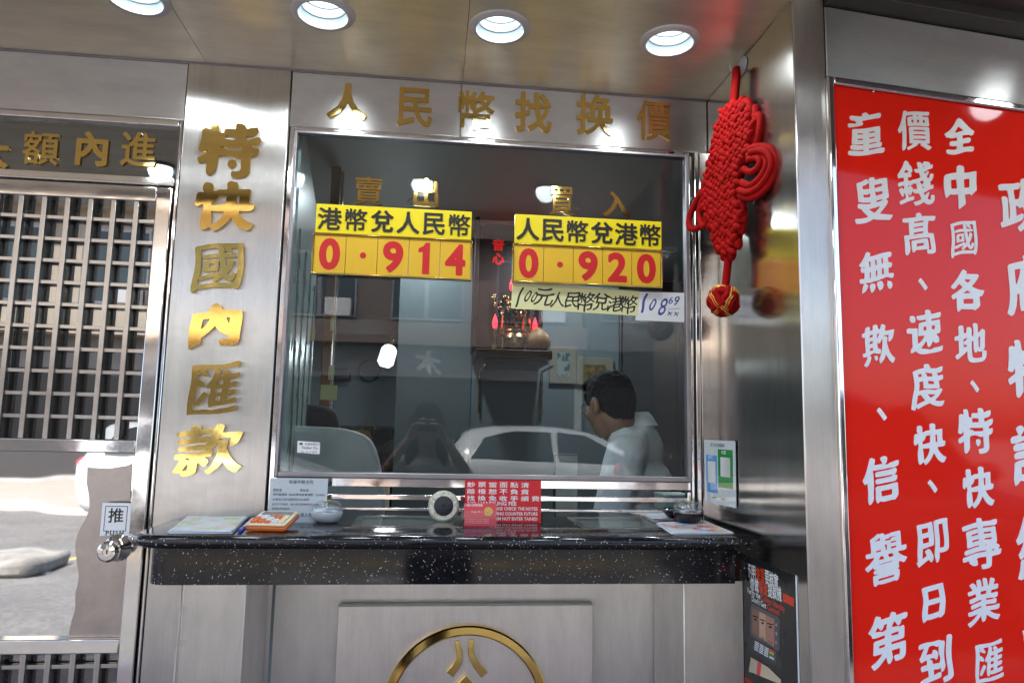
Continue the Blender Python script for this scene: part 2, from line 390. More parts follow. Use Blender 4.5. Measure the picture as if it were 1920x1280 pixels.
# ------------------------------------------------------------------ lettering: glyph outlines thickened on a distance field
_raw = {}; _gl = {}; _caps = {}
def outline(ch):
    if ch not in _raw:
        cu = bpy.data.curves.new('t', 'FONT'); cu.body = ch; cu.size = 1; cu.resolution_u = 4
        o = bpy.data.objects.new('t', cu); C.objects.link(o); bpy.context.view_layer.update()
        me = bpy.data.meshes.new_from_object(o.evaluated_get(bpy.context.evaluated_depsgraph_get()))
        bpy.data.objects.remove(o); bpy.data.curves.remove(cu)
        cnt = {}
        for p in me.polygons:
            for k in p.edge_keys: cnt[k] = cnt.get(k, 0)+1
        V = me.vertices; _raw[ch] = np.array([[*V[a].co[:2], *V[b].co[:2]] for (a, b), c in cnt.items() if c == 1])
        nb = {}
        for (a, b), c in cnt.items():
            if c == 1: nb.setdefault(a, []).append(b); nb.setdefault(b, []).append(a)
        co = {k: np.array(V[k].co[:2]) for k in nb}; S_ = _raw[ch]; caps = []; seen = set()
        def inside_(p):
            c = (S_[:, 1] > p[1]) != (S_[:, 3] > p[1]); q = S_[c]
            return (np.sum(p[0] < q[:, 0]+(p[1]-q[:, 1])*(q[:, 2]-q[:, 0])/(q[:, 3]-q[:, 1])) % 2) == 1
        for s in nb:
            if s in seen: continue
            L = [s]; seen.add(s); cur = s
            while True:
                nx = [q for q in nb[cur] if q not in seen]
                if not nx: break
                cur = nx[0]; seen.add(cur); L.append(cur)
            n = len(L)
            for i in range(n):
                p0, p1, p2, p3 = (co[L[(i+k) % n]] for k in range(4))
                l = np.hypot(*(p2-p1))
                if not .035 < l < .115: continue
                d0 = (p1-p0)/(np.hypot(*(p1-p0)) or 1); d2 = (p3-p2)/(np.hypot(*(p3-p2)) or 1); dc = (p2-p1)/l
                if d0 @ d2 < -.6 and abs(d0 @ dc) < .6:
                    m = (p1+p2)/2; d = (d0-d2); d = d/np.hypot(*d)
                    if inside_(m-d*.012) and not inside_(m+d*.012): caps.append((m[0], m[1], d[0], d[1]))
        _caps[ch] = caps; bpy.data.meshes.remove(me)
    return _raw[ch]
def contours(F, xs, ys):
    N, K = F.shape; inside = F < 0; segs = {}
    c = inside[:-1, :-1]*1+inside[:-1, 1:]*2+inside[1:, 1:]*4+inside[1:, :-1]*8
    def pt(e):
        k, i, j = e
        if k == 0: a, b = F[i, j], F[i, j+1]; t = a/(a-b); return (xs[j]+(xs[j+1]-xs[j])*t, ys[i])
        a, b = F[i, j], F[i+1, j]; t = a/(a-b); return (xs[j], ys[i]+(ys[i+1]-ys[i])*t)
    T = {1: [(3, 0)], 2: [(0, 1)], 3: [(3, 1)], 4: [(1, 2)], 5: [(3, 2), (1, 0)], 6: [(0, 2)], 7: [(3, 2)], 8: [(2, 3)], 9: [(2, 0)], 10: [(0, 3), (2, 1)], 11: [(2, 1)], 12: [(1, 3)], 13: [(1, 0)], 14: [(0, 3)]}
    nb = {}
    for i, j in zip(*np.nonzero((c > 0) & (c < 15))):
        E = [(0, i, j), (1, i, j+1), (0, i+1, j), (1, i, j)]
        for a, b in T[int(c[i, j])]:
            nb.setdefault(E[a], []).append(E[b]); nb.setdefault(E[b], []).append(E[a])
    out = []; seen = set()
    for s in list(nb):
        if s in seen: continue
        L = [s]; seen.add(s); cur = s
        while True:
            nx = [q for q in nb[cur] if q not in seen]
            if not nx: break
            cur = nx[0]; seen.add(cur); L.append(cur)
        if len(L) > 5: out.append(np.array([pt(e) for e in L]))
    return out
def simplify(P, eps):
    n = len(P)
    if n < 8: return P
    keep = np.zeros(n, bool); k = n//2; keep[[0, k]] = True
    st = [(0, k), (k, n)]
    Q = np.vstack([P, P[:1]])
    while st:
        a, b = st.pop()
        if b-a < 2: continue
        d = Q[b]-Q[a]; L = np.hypot(*d) or 1e-9; r = Q[a+1:b]-Q[a]
        h = np.abs(d[0]*r[:, 1]-d[1]*r[:, 0])/L; i = int(h.argmax())
        if h[i] > eps: m = a+1+i; keep[m % n] = True; st += [(a, m), (m, b)]
    return P[keep]
def glyph(ch, style='bold', N=130):
    key = (ch, style)
    if key in _gl: return _gl[key]
    S = outline(ch); x0, x1 = S[:, [0, 2]].min(), S[:, [0, 2]].max(); y0, y1 = S[:, [1, 3]].min(), S[:, [1, 3]].max()
    xs = np.linspace(x0-.16, x1+.16, N); ys = np.linspace(y0-.16, y1+.16, N)
    X, Y = np.meshgrid(xs, ys); rg = np.random.RandomState(ord(ch[0]) % 9973)
    kx, ky = 1.0, 1.0; QX, QY = X.copy(), Y.copy()
    if style in ('kai', 'brush'):
        a = .17 if style == 'kai' else .13
        QY = Y - a*(X-.5); kx, ky = (.70, 1.55) if style == 'kai' else (.70, 1.30)
        for _ in range(3):
            w = rg.uniform(3, 9, 2); ph = rg.uniform(0, 6.28, 2)
            QX = QX + .010*np.sin(w[0]*Y+ph[0]); QY = QY + .010*np.sin(w[1]*X+ph[1])
    if style == 'hand':
        QY = Y - .10*(X-.5); QX = X - .10*(Y-.4)
        for _ in range(3):
            w = rg.uniform(4, 11, 2); ph = rg.uniform(0, 6.28, 2)
            QX = QX + .016*np.sin(w[0]*Y+ph[0]); QY = QY + .016*np.sin(w[1]*X+ph[1])
    th_ = R(18) if style in ('kai', 'brush') else 0
    Rn = np.array([[math.cos(th_), math.sin(th_)], [-math.sin(th_), math.cos(th_)]]).T
    px = (np.stack([QX.ravel(), QY.ravel()], 1) @ Rn)*[kx, ky]
    A = (S[:, :2] @ Rn)*[kx, ky]; B = (S[:, 2:] @ Rn)*[kx, ky]; D = np.full(len(px), 9.0); par = np.zeros(len(px), bool)
    for a, b in zip(A, B):
        d = b-a; L2 = d@d or 1e-12; t = np.clip(((px-a)@d)/L2, 0, 1); q = px-a-t[:, None]*d
        D = np.minimum(D, q[:, 0]**2+q[:, 1]**2)
        if (a[1] > 0) or True:
            c = (a[1] > px[:, 1]) != (b[1] > px[:, 1])
            if c.any(): par ^= c & (px[:, 0] < a[0]+(px[:, 1]-a[1])*(d[0]/(d[1] if abs(d[1]) > 1e-12 else 1e-12)))
    F = (np.sqrt(D)*np.where(par, -1, 1)).reshape(N, N)
    def blur(G):
        H = np.pad(G, 1, mode='edge'); return (H[:-2, 1:-1]+H[2:, 1:-1]+H[1:-1, :-2]+H[1:-1, 2:]+2*H[1:-1, 1:-1])/6
    field = np.ones_like(F)
    if style in ('kai', 'brush', 'hand'):
        n = sum(np.sin(rg.uniform(4, 13)*X+rg.uniform(0, 6))*np.sin(rg.uniform(4, 13)*Y+rg.uniform(0, 6)) for _ in range(5))/2
        amp = .42 if style != 'hand' else .7
        field = 1+amp*np.clip(n, -1, 1)
        if style in ('kai', 'brush'):
            field = 1+.18*np.clip(n, -1, 1)
            def bump_(x, y, w, s): return w*np.exp(-((QX-x)**2+(QY-y)**2)/(2*s*s))
            for cx, cy_, dx, dy in _caps[ch]:
                if dx > .8: field = field+bump_(cx-.03, cy_+.02, .9, .045)+bump_(cx+.01, cy_-.02, -.5, .03)      # right end of a level stroke: pressed
                elif dx < -.8: field = field+bump_(cx, cy_, .35, .035)+bump_(cx-.005, cy_-.03, -.5, .03)       # left end: slanted entry
                elif dy > .8: field = field+bump_(cx+.005, cy_-.03, .55, .045)+bump_(cx+.04, cy_+.02, -.9, .035)  # top of an upright stroke
                elif dy < -.8: field = field+bump_(cx, cy_+.10, .25, .06)+bump_(cx+.02, cy_, -1.8, .05)            # foot of an upright: tapers
                elif dx < 0: field = field+bump_(cx, cy_, -2.6, .06)                                            # falling left, hooks: run out to a point
                else: field = field+bump_(cx-.11, cy_+.09, 1.2, .06)+bump_(cx, cy_, -2.2, .055)                    # falling right: swells then points
            field = np.maximum(field, -.9)
    rmax, cov = {'bold': (.026, .56), 'heavy': (.034, .58), 'kai': (.045, .63), 'brush': (.050, .66), 'hand': (.010, .5), 'thin': (.004, .6), 'round': (.040, .8)}[style]
    box = ((X > x0) & (X < x1) & (Y > y0) & (Y < y1))
    r = rmax
    while r > .003 and ((F-r*field < 0) & box).sum()/box.sum() > cov: r *= .9
    G = F-r*field
    for _ in range(2 if style in ('kai', 'brush') else 2 if style in ('hand', 'round') else 1): G = blur(G)
    Ls = [simplify(L, .0014) for L in contours(G, xs, ys)]
    Ls = [L for L in Ls if len(L) > 3 and abs(np.sum(L[:, 0]*np.roll(L[:, 1], -1)-L[:, 1]*np.roll(L[:, 0], -1)))/2 > 4e-4]
    al = np.vstack(Ls); lo, hi = al.min(0), al.max(0); c = (lo+hi)/2
    res = ([L-c for L in Ls], hi-lo); _gl[key] = res
    return res
_gm = {}
def char(ch, style, name, mat, o, xd, yd, h=None, w=None, depth=.003, bevel=0, parent=None):
    """one character, centred on o, h tall"""
    Ls, sz = glyph(ch, style)
    if h is None: h = sz[1]*w/sz[0]
    if w is None: w = h*sz[0]/sz[1]
    k = (ch, style, round(depth/h, 3), round(bevel/h, 3))
    if k not in _gm: _gm[k] = loops_to_mesh(Ls, depth/h*sz[1], bevel/h*sz[1], name)
    return put(_gm[k], name, mat, o, xd, yd, parent, w/sz[0], h/sz[1], h/sz[1])
def line(txt, name, mat, o, xd, yd, size, parent, fat=0.0, align='LEFT', stretch=1, depth=.0004):
    """a printed line of small text as one part"""
    cu = bpy.data.curves.new('t', 'FONT'); cu.body = txt; cu.size = 1; cu.offset = fat; cu.align_x = align; cu.resolution_u = 2; cu.extrude = 0
    q = bpy.data.objects.new('t', cu); C.objects.link(q); bpy.context.view_layer.update()
    me = bpy.data.meshes.new_from_object(q.evaluated_get(bpy.context.evaluated_depsgraph_get()))
    bpy.data.objects.remove(q); bpy.data.curves.remove(cu); me.materials.clear()
    return put(me, name, mat, Vector(o)+Vector(xd).normalized().cross(Vector(yd).normalized())*depth, xd, yd, parent, size*stretch, size, 1)
def sheet(name, mat, o, xd, yd, w, h, parent=None, d=.0012, bend=0):
    """thin card: o is its lower left corner on the surface it lies on"""
    xd, yd = Vector(xd).normalized(), Vector(yd).normalized(); n = xd.cross(yd)
    b = MB()
    if not bend: b.prism([(0, 0), (w, 0), (w, h), (0, h)], o, xd, yd, n, d)
    else:
        K = 10
        for i in range(K):
            a0, a1 = i/K, (i+1)/K; f = lambda t: bend*math.sin(t*math.pi)**2
            P = [Vector(o)+xd*(w*t)+yd*(h*s)+n*(f(t)+dd) for dd in (0, d) for s in (0, 1) for t in (a0, a1)]
            b.add(P, [(0, 2, 3, 1), (4, 5, 7, 6), (0, 1, 5, 4), (2, 6, 7, 3)])
    return b.build(name, mat, parent)

# ================================================================== SETTING: street
CZ = 2.422                     # recess ceiling height
b = MB(); b.box(-400, 400, -400, 400, -.31, -.16); tag(b.build('ground', M['kerb']), kind='structure')
b = MB(); b.box(-60, 60, -11.2, -2.75, -.155, -.13); road = tag(b.build('road', M['asphalt']), kind='structure')
b = MB(); b.box(-60, 60, -2.6, 6, -.15, 0); tag(b.build('pavement', M['paving']), kind='structure')
b = MB(); b.box(-60, 60, -2.75, -2.602, -.15, .0); tag(b.build('kerb', M['kerb'], bevel=.015), kind='structure')
b = MB(); b.box(-60, 60, -16, -11.35, -.15, 0); tag(b.build('far_pavement', M['paving']), kind='structure')
b = MB(); b.box(-60, 60, -11.35, -11.2, -.15, .0); tag(b.build('far_kerb', M['kerb'], bevel=.015), kind='structure')
b = MB(); b.box(-60, 60, -6.95, -6.85, -.13, -.126); tag(b.build('road_line', M['yellow_line']), kind='structure')
b = MB()
for k in range(-12, 13): b.box(k*4-1.9, k*4+.1, -6.10, -5.98, -.13, -.126)
tag(b.build('road_marking', M['white_line']), kind='structure')

ki = at(36, 1060, 6.0); b = MB(); b.box(ki.x-3.2, ki.x+.20, -6.55, -5.75, -.13, .04); tag(b.build('kerb_stone', plain('weathered concrete', (.15, .145, .135, 1), .9, 0, .35, 7), bevel=.05), 'weathered concrete kerb island out on the road behind the photographer', 'kerb stone')
# ================================================================== SHOPFRONT
shop = thing('exchange_shopfront', 'stainless steel money exchange shopfront with a serving window, steel door and recessed ceiling', 'shopfront', (0, 0, 0))
def panel(name, x0, x1, z0, z1, mat, y=0.0, t=.012, bev=.0015):
    b = MB(); b.box(x0, x1, y, y+t, z0, z1); return b.build(name, mat, shop, bevel=bev)
xcol0, xcol1 = at(355, 118).x, at(547, 131).x           # the column with the six big characters
zhead = at(542, 236).z                                  # underside of the header
ztop0 = at(170, 214).z
xs = at(866, 150).x
XR = .802                                               # plane of the right recess wall
YF = -.52                                               # front of the recess
panel('transom_panel', -3.2, xcol0-.0025, ztop0, CZ-.003, M['steel_h'])
panel('column_panel', xcol0, xcol1, 0, CZ-.003, M['steel_v'], -.004)
panel('header_panel', xcol1+.003, xs-.0006, zhead, CZ-.003, M['steel_h'])
panel('header_panel', xs+.0006, XR-.002, zhead, CZ-.003, M['steel_h'])
b = MB(); b.box(-3.2, XR, .0125, .016, zhead, CZ); b.box(-3.2, xcol1, .0125, .016, 0, zhead) if False else None
b.box(xcol0-.02, xcol1+.006, .0125, .016, 0, zhead-.001); b.build('seam_backing', M['dark'], shop)
# ceiling sheets with holes for the lamps
LAMPS = [at_z(258, 0, CZ), at_z(605, 20, CZ), at_z(938, 48, CZ), at_z(1255, 78, CZ)]
LAMPS = [Vector((p.x, -.307, CZ)) for p in LAMPS]
LR = .0625
xa, xb2 = at_z(384, 113, CZ).x, at_z(868, 146, CZ).x
def ceiling_sheet(x0, x1):
    loops = [[(x0, YF+.002), (x1, YF+.002), (x1, .03), (x0, .03)]]
    x0e, x1e = x0, x1
    cuts = []
    for L in LAMPS:
        if x0 < L.x-LR and L.x+LR < x1: loops.append([(L.x+LR*math.cos(a), L.y+LR*math.sin(a)) for a in np.linspace(0, 2*math.pi, 41)[:-1]])
        elif x0 < L.x+LR and L.x-LR < x1: cuts.append(L)
    me = loops_to_mesh(loops, .004, 0, 'ceiling_panel')
    return put(me, 'ceiling_panel', M['steel_ceiling'], (0, 0, CZ), (1, 0, 0), (0, 1, 0), shop)
ceiling_sheet(-3.2, xa-.0008); ceiling_sheet(xa+.0008, min(xb2, LAMPS[2].x-LR-.004)-.0008); ceiling_sheet(min(xb2, LAMPS[2].x-LR-.004)+.0008, XR+.01)
b = MB(); b.box(-3.2, XR+.02, YF, .03, CZ+.12, CZ+.13); b.build('ceiling_backing', M['dark'], shop)
# thin cove strip where ceiling and wall meet
b = MB(); b.box(-3.2, XR-.003, -.006, -.0005, CZ-.006, CZ-.001); b.build('ceiling_trim', M['grey_alu'], shop)
# right recess wall, corner post
b = MB(); b.box(XR, XR+.012, YF+.003, .03, 0, CZ-.002); b.build('side_panel', M['steel_side'], shop)
pl, pr = at(1490, 20, YF).x, at(1549, 140, YF).x
b = MB(); b.box(XR+.0005, pr, YF, YF+.10, 0, 2.75); b.build('corner_post', M['steel_v'], shop, bevel=.004)
# upper wall of the building above the recess (it shades the pavement)
b = MB(); b.box(-9, 9, .05, 7, 2.62, 4.0); b.box(-9, XR+.05, YF+.001, .05, CZ+.14, 4.0); b.box(XR+.06, 9, YF+.12, .05, 2.62, 4.0); b.build('upper_wall', M['bld_grey'], shop)
# canopy over the pavement, with its own row of lamps
cl_ = [[(-3.2, -1.32), (.868, -1.32), (.868, YF-.003), (-3.2, YF-.003)]]; cr_ = [[(.870, -1.32), (3.0, -1.32), (3.0, YF-.003), (.870, YF-.003)]]
for k in (0, 1, 2, 3, 5): (cl_ if k < 4 else cr_).append([(-1.15+.53*k+.02+(.22 if k == 5 else 0)+.0625*math.cos(a), (-.93 if k < 5 else -.77)+.0625*math.sin(a)) for a in np.linspace(0, 2*math.pi, 41)[:-1]])
put(loops_to_mesh(cl_, .004, 0, 'canopy_panel'), 'canopy_panel', M['steel_ceiling'], (0, 0, CZ+.02), (1, 0, 0), (0, 1, 0), shop)
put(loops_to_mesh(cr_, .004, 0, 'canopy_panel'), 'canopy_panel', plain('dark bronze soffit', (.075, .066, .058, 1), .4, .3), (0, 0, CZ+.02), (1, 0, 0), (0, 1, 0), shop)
b = MB(); b.box(-3.2, 3.0, -1.34, -1.322, CZ-.01, CZ+.42); b.box(-3.2, 3.0, -1.32, YF-.003, CZ+.40, CZ+.42); b.build('canopy_fascia', M['steel_h'], shop)
# ---- right flank, turned a little away from the street line
AF = R(6.5); fx = Vector((math.cos(AF), math.sin(AF), 0)); fn = Vector((math.sin(AF), -math.cos(AF), 0))
FO = Vector((pr+.002, YF, 0))
def flank(px, py, off=0.0): return at_pl(px, py, FO+fn*off, fn)
def on_flank(u, z, off=0.0): return FO+fx*u+fn*off+Vector((0, 0, z))
def flank_box(name, u0, u1, z0, z1, d0, d1, mat, parent=shop, bevel=.002):
    b = MB(); b.prism([(u0, z0), (u1, z0), (u1, z1), (u0, z1)], FO+fn*d0, fx, (0, 0, 1), fn, d1-d0); return b.build(name, mat, parent, bevel=bevel)
zf0 = flank(1552, 143).z; zf1 = flank(1545, 12).z
flank_box('fascia_panel', 0, 2.6, zf0, zf1, -.012, 0, brushed('steel fascia', (.46, .44, .42), .30, 'x', wav=.001, smear=.05))
flank_box('shutter_housing', 0, 2.6, zf1+.002, zf1+.20, -.02, .055, plain('dark bronze metal', (.10, .095, .085, 1), .45, .7))
flank_box('flank_backing', -.01, 2.6, 0, zf0-.001, -.10, -.06, M['dark'])
# ---- serving window
wl0, wl1, wl2 = at(541, 300).x, at(550, 300).x, at(556, 300).x
zt0, zt1 = at(700, 251).z, at(700, 259).z
wr0, wr1 = at(1286, 600).x, at(1293, 600).x
zb0, zb1 = at(900, 889).z, at(900, 898).z
win = MB()
win.box(wl1, wl2, -.006, .02, zb1, zt1+.008); win.box(wr0, wr1, -.006, .02, zb1, zt1+.008)
win.box(wl2, wr0, -.0055, .0195, zt1, zt1+.008); win.box(wl2, wr0, -.0055, .0195, zb1, zb0)
win = win.build('window', M['grey_alu'], shop, bevel=.0015)
b = MB(); b.box(wl2-.002, wr0+.002, .006, .012, zb0-.002, zt1+.002); b.build('window_glass', M['glass'], win)
b = MB(); b.box(wl0, wl1-.001, -.001, .03, 1.165, zhead-.002); b.build('window_trim', M['chrome'], shop, bevel=.001)
b = MB(); b.box(wl1, wr1+.002, -.002, .03, zt1+.0095, zhead-.003); b.build('window_trim', M['chrome'], shop, bevel=.001)
b = MB()
q = [at(1295, 600).x, at(1301, 600).x, at(1303, 600).x, at(1311, 600).x, at(1313.5, 600).x, at(1337, 600).x]
b.box(q[0], q[1], .004, .02, 1.165, zt1+.008); b.box(q[2], q[3], -.008, .02, 1.165, zhead-.002); b.box(q[4], q[5]-.002, -.003, .02, 1.165, zhead-.002)
b.build('window_trim', M['chrome'], shop, bevel=.002)
# rails under the glass
zz = lambda y: at(900, y).z
b = MB(); b.box(wl0, q[0]-.004, .0, .012, zz(914.5), zb1-.001); b.build('pass_rail', M['chrome'], shop, bevel=.0015)
b = MB(); b.box(wl0, q[0]-.006, .0, .020, zz(938), zz(929)); b.build('pass_rail', M['chrome'], shop, bevel=.0012)
b = MB(); b.box(wl0, q[0]-.006, .0, .020, zz(958), zz(953)); b.build('pass_rail', M['chrome'], shop, bevel=.0012)
b = MB(); b.box(wl0, wl0+.012, .001, .022, 1.166, zz(915)); b.build('pass_rail', M['chrome'], shop, bevel=.002); b = MB(); b.box(q[0]-.014, q[0]-.004, -.002, .022, 1.166, zz(918)); b.build('pass_rail', M['chrome'], shop, bevel=.002)
# ---- walling under the counter
xp0, xp1 = at(341, 1150, -.2).x, at(459, 1150, -.2).x
xq0 = at(1282, 1150, -.2).x
b = MB(); b.box(xp0, xp1, -.2, .045, 0, 1.09); b.build('pier_panel', M['steel_low'], shop, bevel=.002)
b = MB(); b.box(xq0, XR-.002, -.2, .045, 0, 1.09); b.build('pier_panel', M['steel_low'], shop, bevel=.002)
b = MB(); b.box(xp1-.01, xq0+.01, .05, .062, 0, 1.12); b.build('base_panel', M['steel_low'], shop)
# ---- interior shell
b = MB(); b.box(-1.9, 2.35, .03, 3.6, -.001, .03); b.build('interior_floor', M['floor_in'], shop)
zc_in = 2.60
INL = [at_z(790, 379, zc_in), at_z(1065, 391, zc_in), at_z(1252, 468, zc_in)]
b = MB(); b.box(-1.9, 2.35, .03, 3.6, zc_in, zc_in+.05); b.build('interior_ceiling', M['ceil_in'], shop)
YB = 2.2
xa0, xa1 = at(746, 650, YB).x, at(1160, 650, YB).x
b = MB(); b.box(xa0, xa1, YB, YB+.08, .03, zc_in); iw = b.build('interior_wall', M['wall_in'], shop)
xm = at(885, 650, YB).x
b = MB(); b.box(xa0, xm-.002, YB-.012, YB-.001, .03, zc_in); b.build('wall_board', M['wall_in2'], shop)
b = MB(); b.box(xm+.002, at(1021, 800, YB).x, YB-.010, YB-.001, .03, zc_in); b.build('wall_board', M['wall_in'], shop)
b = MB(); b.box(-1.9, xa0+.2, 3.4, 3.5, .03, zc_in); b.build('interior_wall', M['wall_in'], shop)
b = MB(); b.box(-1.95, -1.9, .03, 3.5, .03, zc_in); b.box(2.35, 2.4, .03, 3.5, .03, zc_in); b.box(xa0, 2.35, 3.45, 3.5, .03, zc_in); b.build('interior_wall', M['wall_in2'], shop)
# wall behind the column / door side so that the room is closed
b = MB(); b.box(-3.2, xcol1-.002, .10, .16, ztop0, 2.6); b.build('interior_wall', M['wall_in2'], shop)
# ---- door (left)
dxr = at(327, 400).x; dxi = at(293, 400).x; dx0 = dxi-.90
tz0, tz1 = at(170, 326).z, at(170, 228).z
fr = MB()                                                   # fixed frame round transom and door
fr.box(dxr-.004, xcol0-.003, -.003, .05, 0, ztop0-.003)
fr.box(-2.0, dxr-.006, -.004, .05, tz1, ztop0-.003); fr.box(-2.0, dxr-.006, -.006, .05, at(170, 342).z, tz0)
fr.build('door_frame', M['chrome'], shop, bevel=.003)
b = MB(); b.box(-2.0, dxr-.008, .012, .018, tz0, tz1); b.build('transom_glass', M['glass_dark'], shop)
b = MB(); b.box(-2.0, dxr-.005, .30, .31, 0, ztop0); b.box(-2.0, dxr, .02, .3, tz0-.03, tz0-.02); b.build('door_backing', plain('dim room behind the door', (.16, .17, .17, 1), .6), shop)
dz1 = at(170, 346).z; dzg1 = at(170, 374).z; dzg0 = at(170, 823).z; dzk1 = at(170, 848).z; dzk0 = at(170, 1196).z; dzl = at(170, 1223).z
d = MB()
d.box(dxi, dxr-.007, -.012, .035, .01, dz1); d.box(dx0-.05, dx0, -.012, .035, .01, dz1)
d.box(dx0, dxi, -.011, .034, dzg1, dz1); d.box(dx0, dxi, -.011, .034, dzk1, dzg0); d.box(dx0, dxi, -.011, .034, dzl, dzk0); d.box(dx0, dxi, -.011, .034, .01, .12)
door = d.build('door', M['chrome'], shop, bevel=.003)
xv = [at(px, 400).x for px in (256, 215, 172, 129, 84, 39)]; step = (xv[0]-xv[-1])/5
xv = [xv[0]-step*k for k in range(14) if xv[0]-step*k > dx0+.02]
ys_ = [at(280, y).z for y in (415.6, 784)]; zstep = (ys_[0]-ys_[1])/9
g = MB(); g2 = MB()
for x in xv:
    g.box(x-.0065, x+.0065, -.006, .012, dzg0-.001, dzg1+.001); g2.box(x-.0065, x+.0065, -.006, .012, .119, dzl+.001)
for k in range(11): 
    z = ys_[0]-zstep*k
    if z > dzg0: g.box(dx0-.001, dxi+.001, .0, .018, z-.005, z+.005)
for k in range(10):
    z = dzl-.033-zstep*k
    if z > .13: g2.box(dx0-.001, dxi+.001, .0, .018, z-.005, z+.005)
g.build('grille', M['chrome_bar'], door, bevel=.001); g2.build('grille', M['chrome_bar'], door, bevel=.001)
for za_, zb_ in ((dzg0, dzg1), (.12, dzl)): b = MB(); b.box(dx0, dxi, .024, .03, za_, zb_); b.build('door_glass', M['glass_dark'], door)
b = MB(); b.box(dx0, dxi, .010, .016, dzk0, dzk1); b.build('kick_panel', M['mirror'], door)
# satin film left on the right half of the kick sheet, its edge wavy
W = [(248, 1196), (248, 868), (240, 872), (205, 878), (164, 876), (163, 905), (168, 940), (164, 965), (150, 990), (142, 1018), (144, 1050), (148, 1080), (142, 1110), (141, 1140), (134, 1165), (128, 1196)]
def spline(P, k=4):
    out = []; n = len(P)
    for i in range(n-1):
        p0, p1, p2, p3 = P[max(i-1, 0)], P[i], P[i+1], P[min(i+2, n-1)]
        for j in range(k):
            t = j/k; out.append(tuple(.5*(2*p1[a]+(p2[a]-p0[a])*t+(2*p0[a]-5*p1[a]+4*p2[a]-p3[a])*t*t+(3*p1[a]-p0[a]-3*p2[a]+p3[a])*t**3) for a in (0, 1)))
    return out+[P[-1]]
w = [at(*p, .0095) for p in W[:5]+spline(W[5:])]
pf = [(min(p.x, dxi-.0005), max(dzk0+.0005, min(p.z, dzk1-.001))) for p in w]
put(loops_to_mesh([pf], .0008, .0006), 'kick_film', M['film'], (0, .0097, 0), *FRONT, parent=door)
# knob
kb = at(222, 1026, -.012); T = frame((kb.x, -.0125, kb.z), *FRONT)
b = MB(); b.lathe([(0, 0), (.034, 0), (.034, .004), (.026, .012), (.015, .022), (.013, .028), (.0135, .036), (.022, .040), (.0265, .050), (.0255, .062), (.020, .068), (.010, .069), (.0095, .066), (0, .066)], T)
knob = b.build('door_knob', M['chrome'], door)
b = MB(); b.box(-.0014, .0014, -.005, .005, .0665, .0672, T=T); b.build('keyhole', M['dark'], knob)
# push sticker on the stile
c0 = at(185, 1005, -.0125); c1 = at(241, 941, -.0125); ow, oh = .071, .083
so = at(217, 973, -.0125)
b = MB(); b.box(so.x-ow/2, so.x+ow/2, -.0132, -.0122, so.z-oh/2, so.z+oh/2)
st = b.build('push_sticker', M['white_vinyl'], door)
# (the sticker's print: frame lines, one character, PUSH)
fw_, fh_ = ow/2-.008, oh/2-.008
b = MB()
for (x0, x1, z0, z1) in ((-fw_, fw_, fh_-.0015, fh_), (-fw_, -fw_+.0015, -fh_+.004, fh_-.0015), (fw_-.0015, fw_, -fh_+.004, fh_-.0015), (-fw_+.0015, -fw_+.006, -fh_+.004, -fh_+.0055), (fw_-.006, fw_-.0015, -fh_+.004, -fh_+.0055)):
    b.box(so.x+x0, so.x+x1, -.0136, -.0131, so.z+z0, so.z+z1)
pm = b.mesh('print', M['black_vinyl'])
def fuse(objs, name, mat, parent):
    """merge printed marks of one surface into one part"""
    bm = bmesh.new()
    for o in objs:
        t = o.data.copy(); t.transform(o.matrix_world); bm.from_mesh(t); bpy.data.meshes.remove(t)
    me = bpy.data.meshes.new(name); bm.to_mesh(me); bm.free(); me.materials.clear(); me.materials.append(mat)
    for o in objs: bpy.data.objects.remove(o)
    q = bpy.data.objects.new(name, me); C.objects.link(q); return hang(q, parent)
marks = [put(pm, 'm', None, (0, 0, 0), (1, 0, 0), (0, 1, 0)), char('推', 'bold', 'm', M['black_vinyl'], (so.x, -.0132, so.z+.010), *FRONT, h=.037, depth=.0004)]
for i, ch in enumerate('PUSH'): 
    marks.append(char(ch, 'bold', 'm', M['black_vinyl'], (so.x+(i-1.5)*.0115, -.0132, so.z-.034), *FRONT, h=.0115, depth=.0004))
    if ch != 'S':
        sf = MB()
        for dx in ((-.0035, .0035) if ch != 'P' else (-.0032,)):
            for dz in (-.0054, .0054): sf.box(so.x+(i-1.5)*.0115+dx-.0024, so.x+(i-1.5)*.0115+dx+.0024, -.0137, -.0132, so.z-.034+dz-.0007, so.z-.034+dz+.0007)
        marks.append(sf.build('m', M['black_vinyl']))
for m_ in marks[:]:
    pass
bpy.context.view_layer.update()
_st_parent = door
fuse(marks, 'push_lettering', M['black_vinyl'], door)

